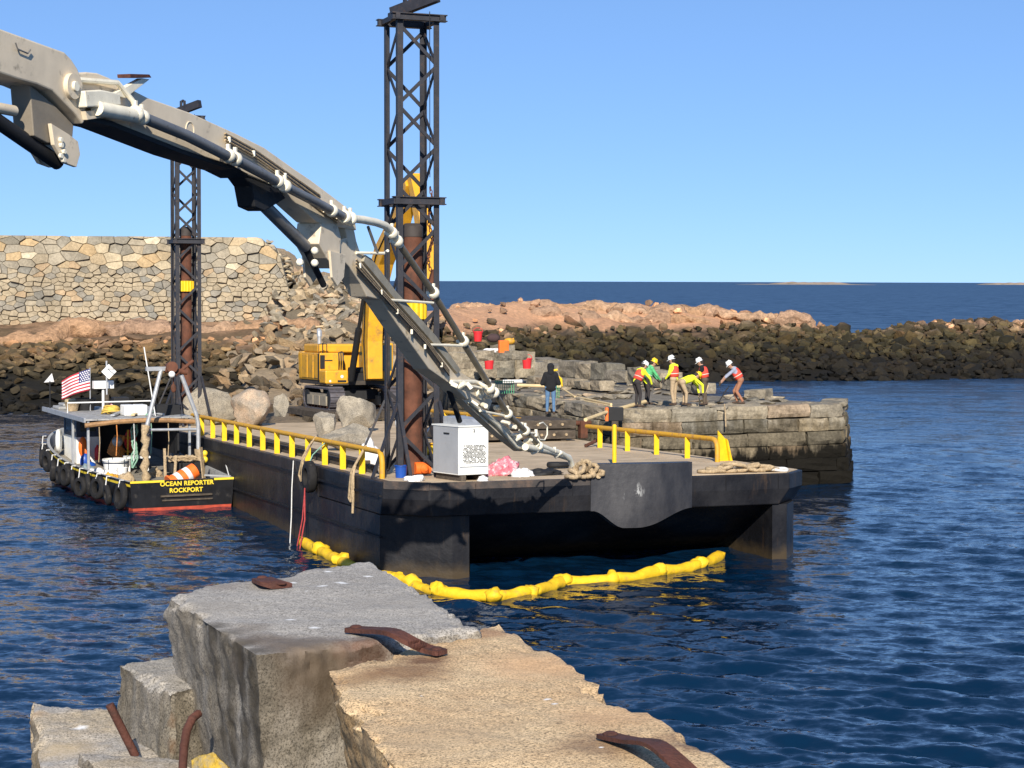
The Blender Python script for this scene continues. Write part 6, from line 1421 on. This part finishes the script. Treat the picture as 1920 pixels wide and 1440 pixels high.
sC = [(tc[0] + V((.02, -.02, -.12 - .13*j)), .06, (.22,.12,.06), .75) for j in range(4)] + [(tc[0] + V((.12, .0, -.1 - .13*j)), .05, (.25,.16,.08), .6) for j in range(4)]
GC = granite('warm_grey_quay_granite', (.36,.325,.275), (.30,.27,.22), 1.4, .7, sC, .55, 2.0, upright_dark=.8)
hero_block('granite_block', tc, .95, .04, GC, 'smaller grey granite block tucked behind the big block, with rust streaks', seed=3, chip=.08, n=40)
ZD = H - 2.25
td = [PZ(75,1470,ZD), PZ(420,1475,ZD), PZ(225,1330,ZD), PZ(60,1316,ZD)]
sD = [(PZ(150,1365,ZD), .05, white, .95), (PZ(110,1405,ZD), .22, (.55,.42,.25), .55), (PZ(60,1340,ZD), .1, (.5,.32,.16), .6)]
GD = granite('speckled_quay_granite', (.40,.37,.33), (.46,.37,.25), 1.3, .7, sD, .6, 2.2, upright_dark=.8)
hero_block('granite_block', td, .9, .06, GD, 'leftmost speckled granite block at the bottom left corner', seed=4, chip=.09, n=44, amp=.035)
te = [PZ(250,1500,H-2.1), PZ(470,1500,H-2.1), PZ(330,1420,H-2.18), PZ(150,1412,H-2.2)]
hero_block('granite_block', te, .7, .05, GD, 'low speckled granite block in front of the leftmost block', seed=6, chip=.08, n=30, amp=.03)
M_ = Mx.Translation(PZ(400, 1452, H - 2.02) - V((0, 0, .14))); boulder(M_ @ Mx.Translation((0,0,.03)), (.13,.13,.12), 12, LICHEN, 'small rock covered in yellow lichen between the granite blocks', 'rock', name='lichen_rock')
# lower courses of the quay that carry them
QST = granite('quay_core_granite', (.30,.27,.22), (.22,.2,.16), 1., .4, (), .6, 1.5)
quay = structure(obj('quay', bpy.data.meshes.new('quay')))
def qb(px0, px1, y0, y1, z0, z1, seed):
    m = hull_rock(seed, 6); bm = bmesh.new(); bmesh.ops.create_cube(bm, size=1); bmesh.ops.bevel(bm, geom=bm.edges, offset=.04, segments=2, affect='EDGES'); rg_ = random.Random(seed)
    for v in bm.verts: v.co += V((rg_.uniform(-.015, .015), rg_.uniform(-.015, .015), rg_.uniform(-.015, .015)))
    me = bpy.data.meshes.new('quay_block'); bm.to_mesh(me); bm.free(); me.materials.append(QST)
    obj('quay_block', me, quay, 0, Mx.LocRotScale(V(((px0+px1)/2, (y0+y1)/2, (z0+z1)/2)), Euler((0, 0, rg_.uniform(-.05, .05))), V((px1-px0, y1-y0, z1-z0))))
for i in range(6):
    z1 = ZA - .97 - i*.85; qb(-1.75 - .05*i, -.25, 7.9 - .1*i, 9.9 + .08*i, z1 - .84, z1, 400+i); qb(-.24, .62 - .02*i, 4.2, 8.2 + .05*i, z1 - .84 + .2, z1 + .2, 420+i); qb(-3.2, -1.76 - .05*i, 6.2, 9.6, z1 - .84 - .45, z1 - .45, 440+i); qb(-3.2, -.25, 3.6, 7.85 - .1*i, z1 - .84 - .35, z1 - .35, 460+i)
    qb(-4.0, .6, -2.5, 3.55, z1 - .84 + .1, z1 + .1, 480+i)
# iron straps and bars
def strap(label, pts, w_, th=.014, ends=(0, 1)):
    o = thing('iron_strap', label, 'iron strap', pts[0], group='rusty iron straps'); b = MB(); P = [V(p) for p in pts]; sd = (P[-1]-P[0]).normalized().cross(V((0,0,1))).normalized()
    n = 24; C = []
    for i in range(n+1):
        q = i/n*(len(P)-1); a = min(int(q), len(P)-2); t = q-a
        p0, p1, p2, p3 = P[max(a-1, 0)], P[a], P[a+1], P[min(a+2, len(P)-1)]
        C.append(.5*((2*p1) + (p2-p0)*t + (2*p0-5*p1+4*p2-p3)*t*t + (3*p1-p0-3*p2+p3)*t**3))
    for i in range(n+1):
        k = w_/2*(1 if 0 < i < n else .82); b.v += [tuple(C[i]-sd*k), tuple(C[i]+sd*k), tuple(C[i]+sd*k+V((0,0,th))), tuple(C[i]-sd*k+V((0,0,th)))]
    for i in range(n):
        for j in range(4): b.f.append((i*4+j, (i+1)*4+j, (i+1)*4+(j+1) % 4, i*4+(j+1) % 4)); b.m.append(0)
    b.f += [(0,1,2,3), (n*4+3, n*4+2, n*4+1, n*4)]; b.m += [0, 0]
    b.build('bar', RUSTD, o, 28, 0, True)
    for e in ends:
        p = C[2] if e == 0 else C[-3]; b = MB(); b.lathe([(.026, 0), (.026, .004), (.017, .009), (.003, .01)], 14, 0, Mx.Translation(p + V((0, 0, th)))); b.build('bolt_head', RUSTD, o, 40, 0, True)
g1 = [PZ(655,1184,ZA+.005), PZ(692,1186,ZA+.015), PZ(735,1190,ZA+.05), PZ(772,1208,ZB+.06), PZ(800,1221,ZB+.015), PZ(830,1228,ZB+.01)]
strap('rusty iron strap bridging the grey block and the tan block', g1, .074, .02)
g2 = [PZ(1132,1382,ZB+.015), PZ(1180,1392,ZB+.03), PZ(1225,1398,ZB+.07), PZ(1262,1425,ZB+.06), PZ(1310,1470,ZB+.0)]
strap('rusty iron strap at the right edge of the tan block', g2, .07, ends=(0,))
g3 = [PZ(490,1090,ZA+.004), PZ(506,1096,ZA+.02), PZ(530,1103,ZA+.004)]
strap('short rusty iron strap at the far edge of the grey block', g3, .11, .02)
o = thing('iron_bar', 'straight rusty iron bar leaning on the smaller grey block', 'iron bar', PZ(255,1412,H-2.2)); MB().tube([PZ(226,1312,H-1.95) + V((-.03,-.1,0)), PZ(259,1412,H-2.2)+V((0,-.06,0))], .020, 10).build('bar', RUSTD, o, 40, 0, True)
o = thing('bent_iron_bar', 'curved rusty iron bar beside the big grey block', 'iron bar', PZ(345,1440,H-2.15)); MB().tube([PY(372,1338,8.25), PY(360,1348,8.2), PY(350,1370,8.15), PY(345,1400,8.1), PY(342,1450,8.0)], .019, 10).build('bar', RUSTD, o, 40, 0, True)
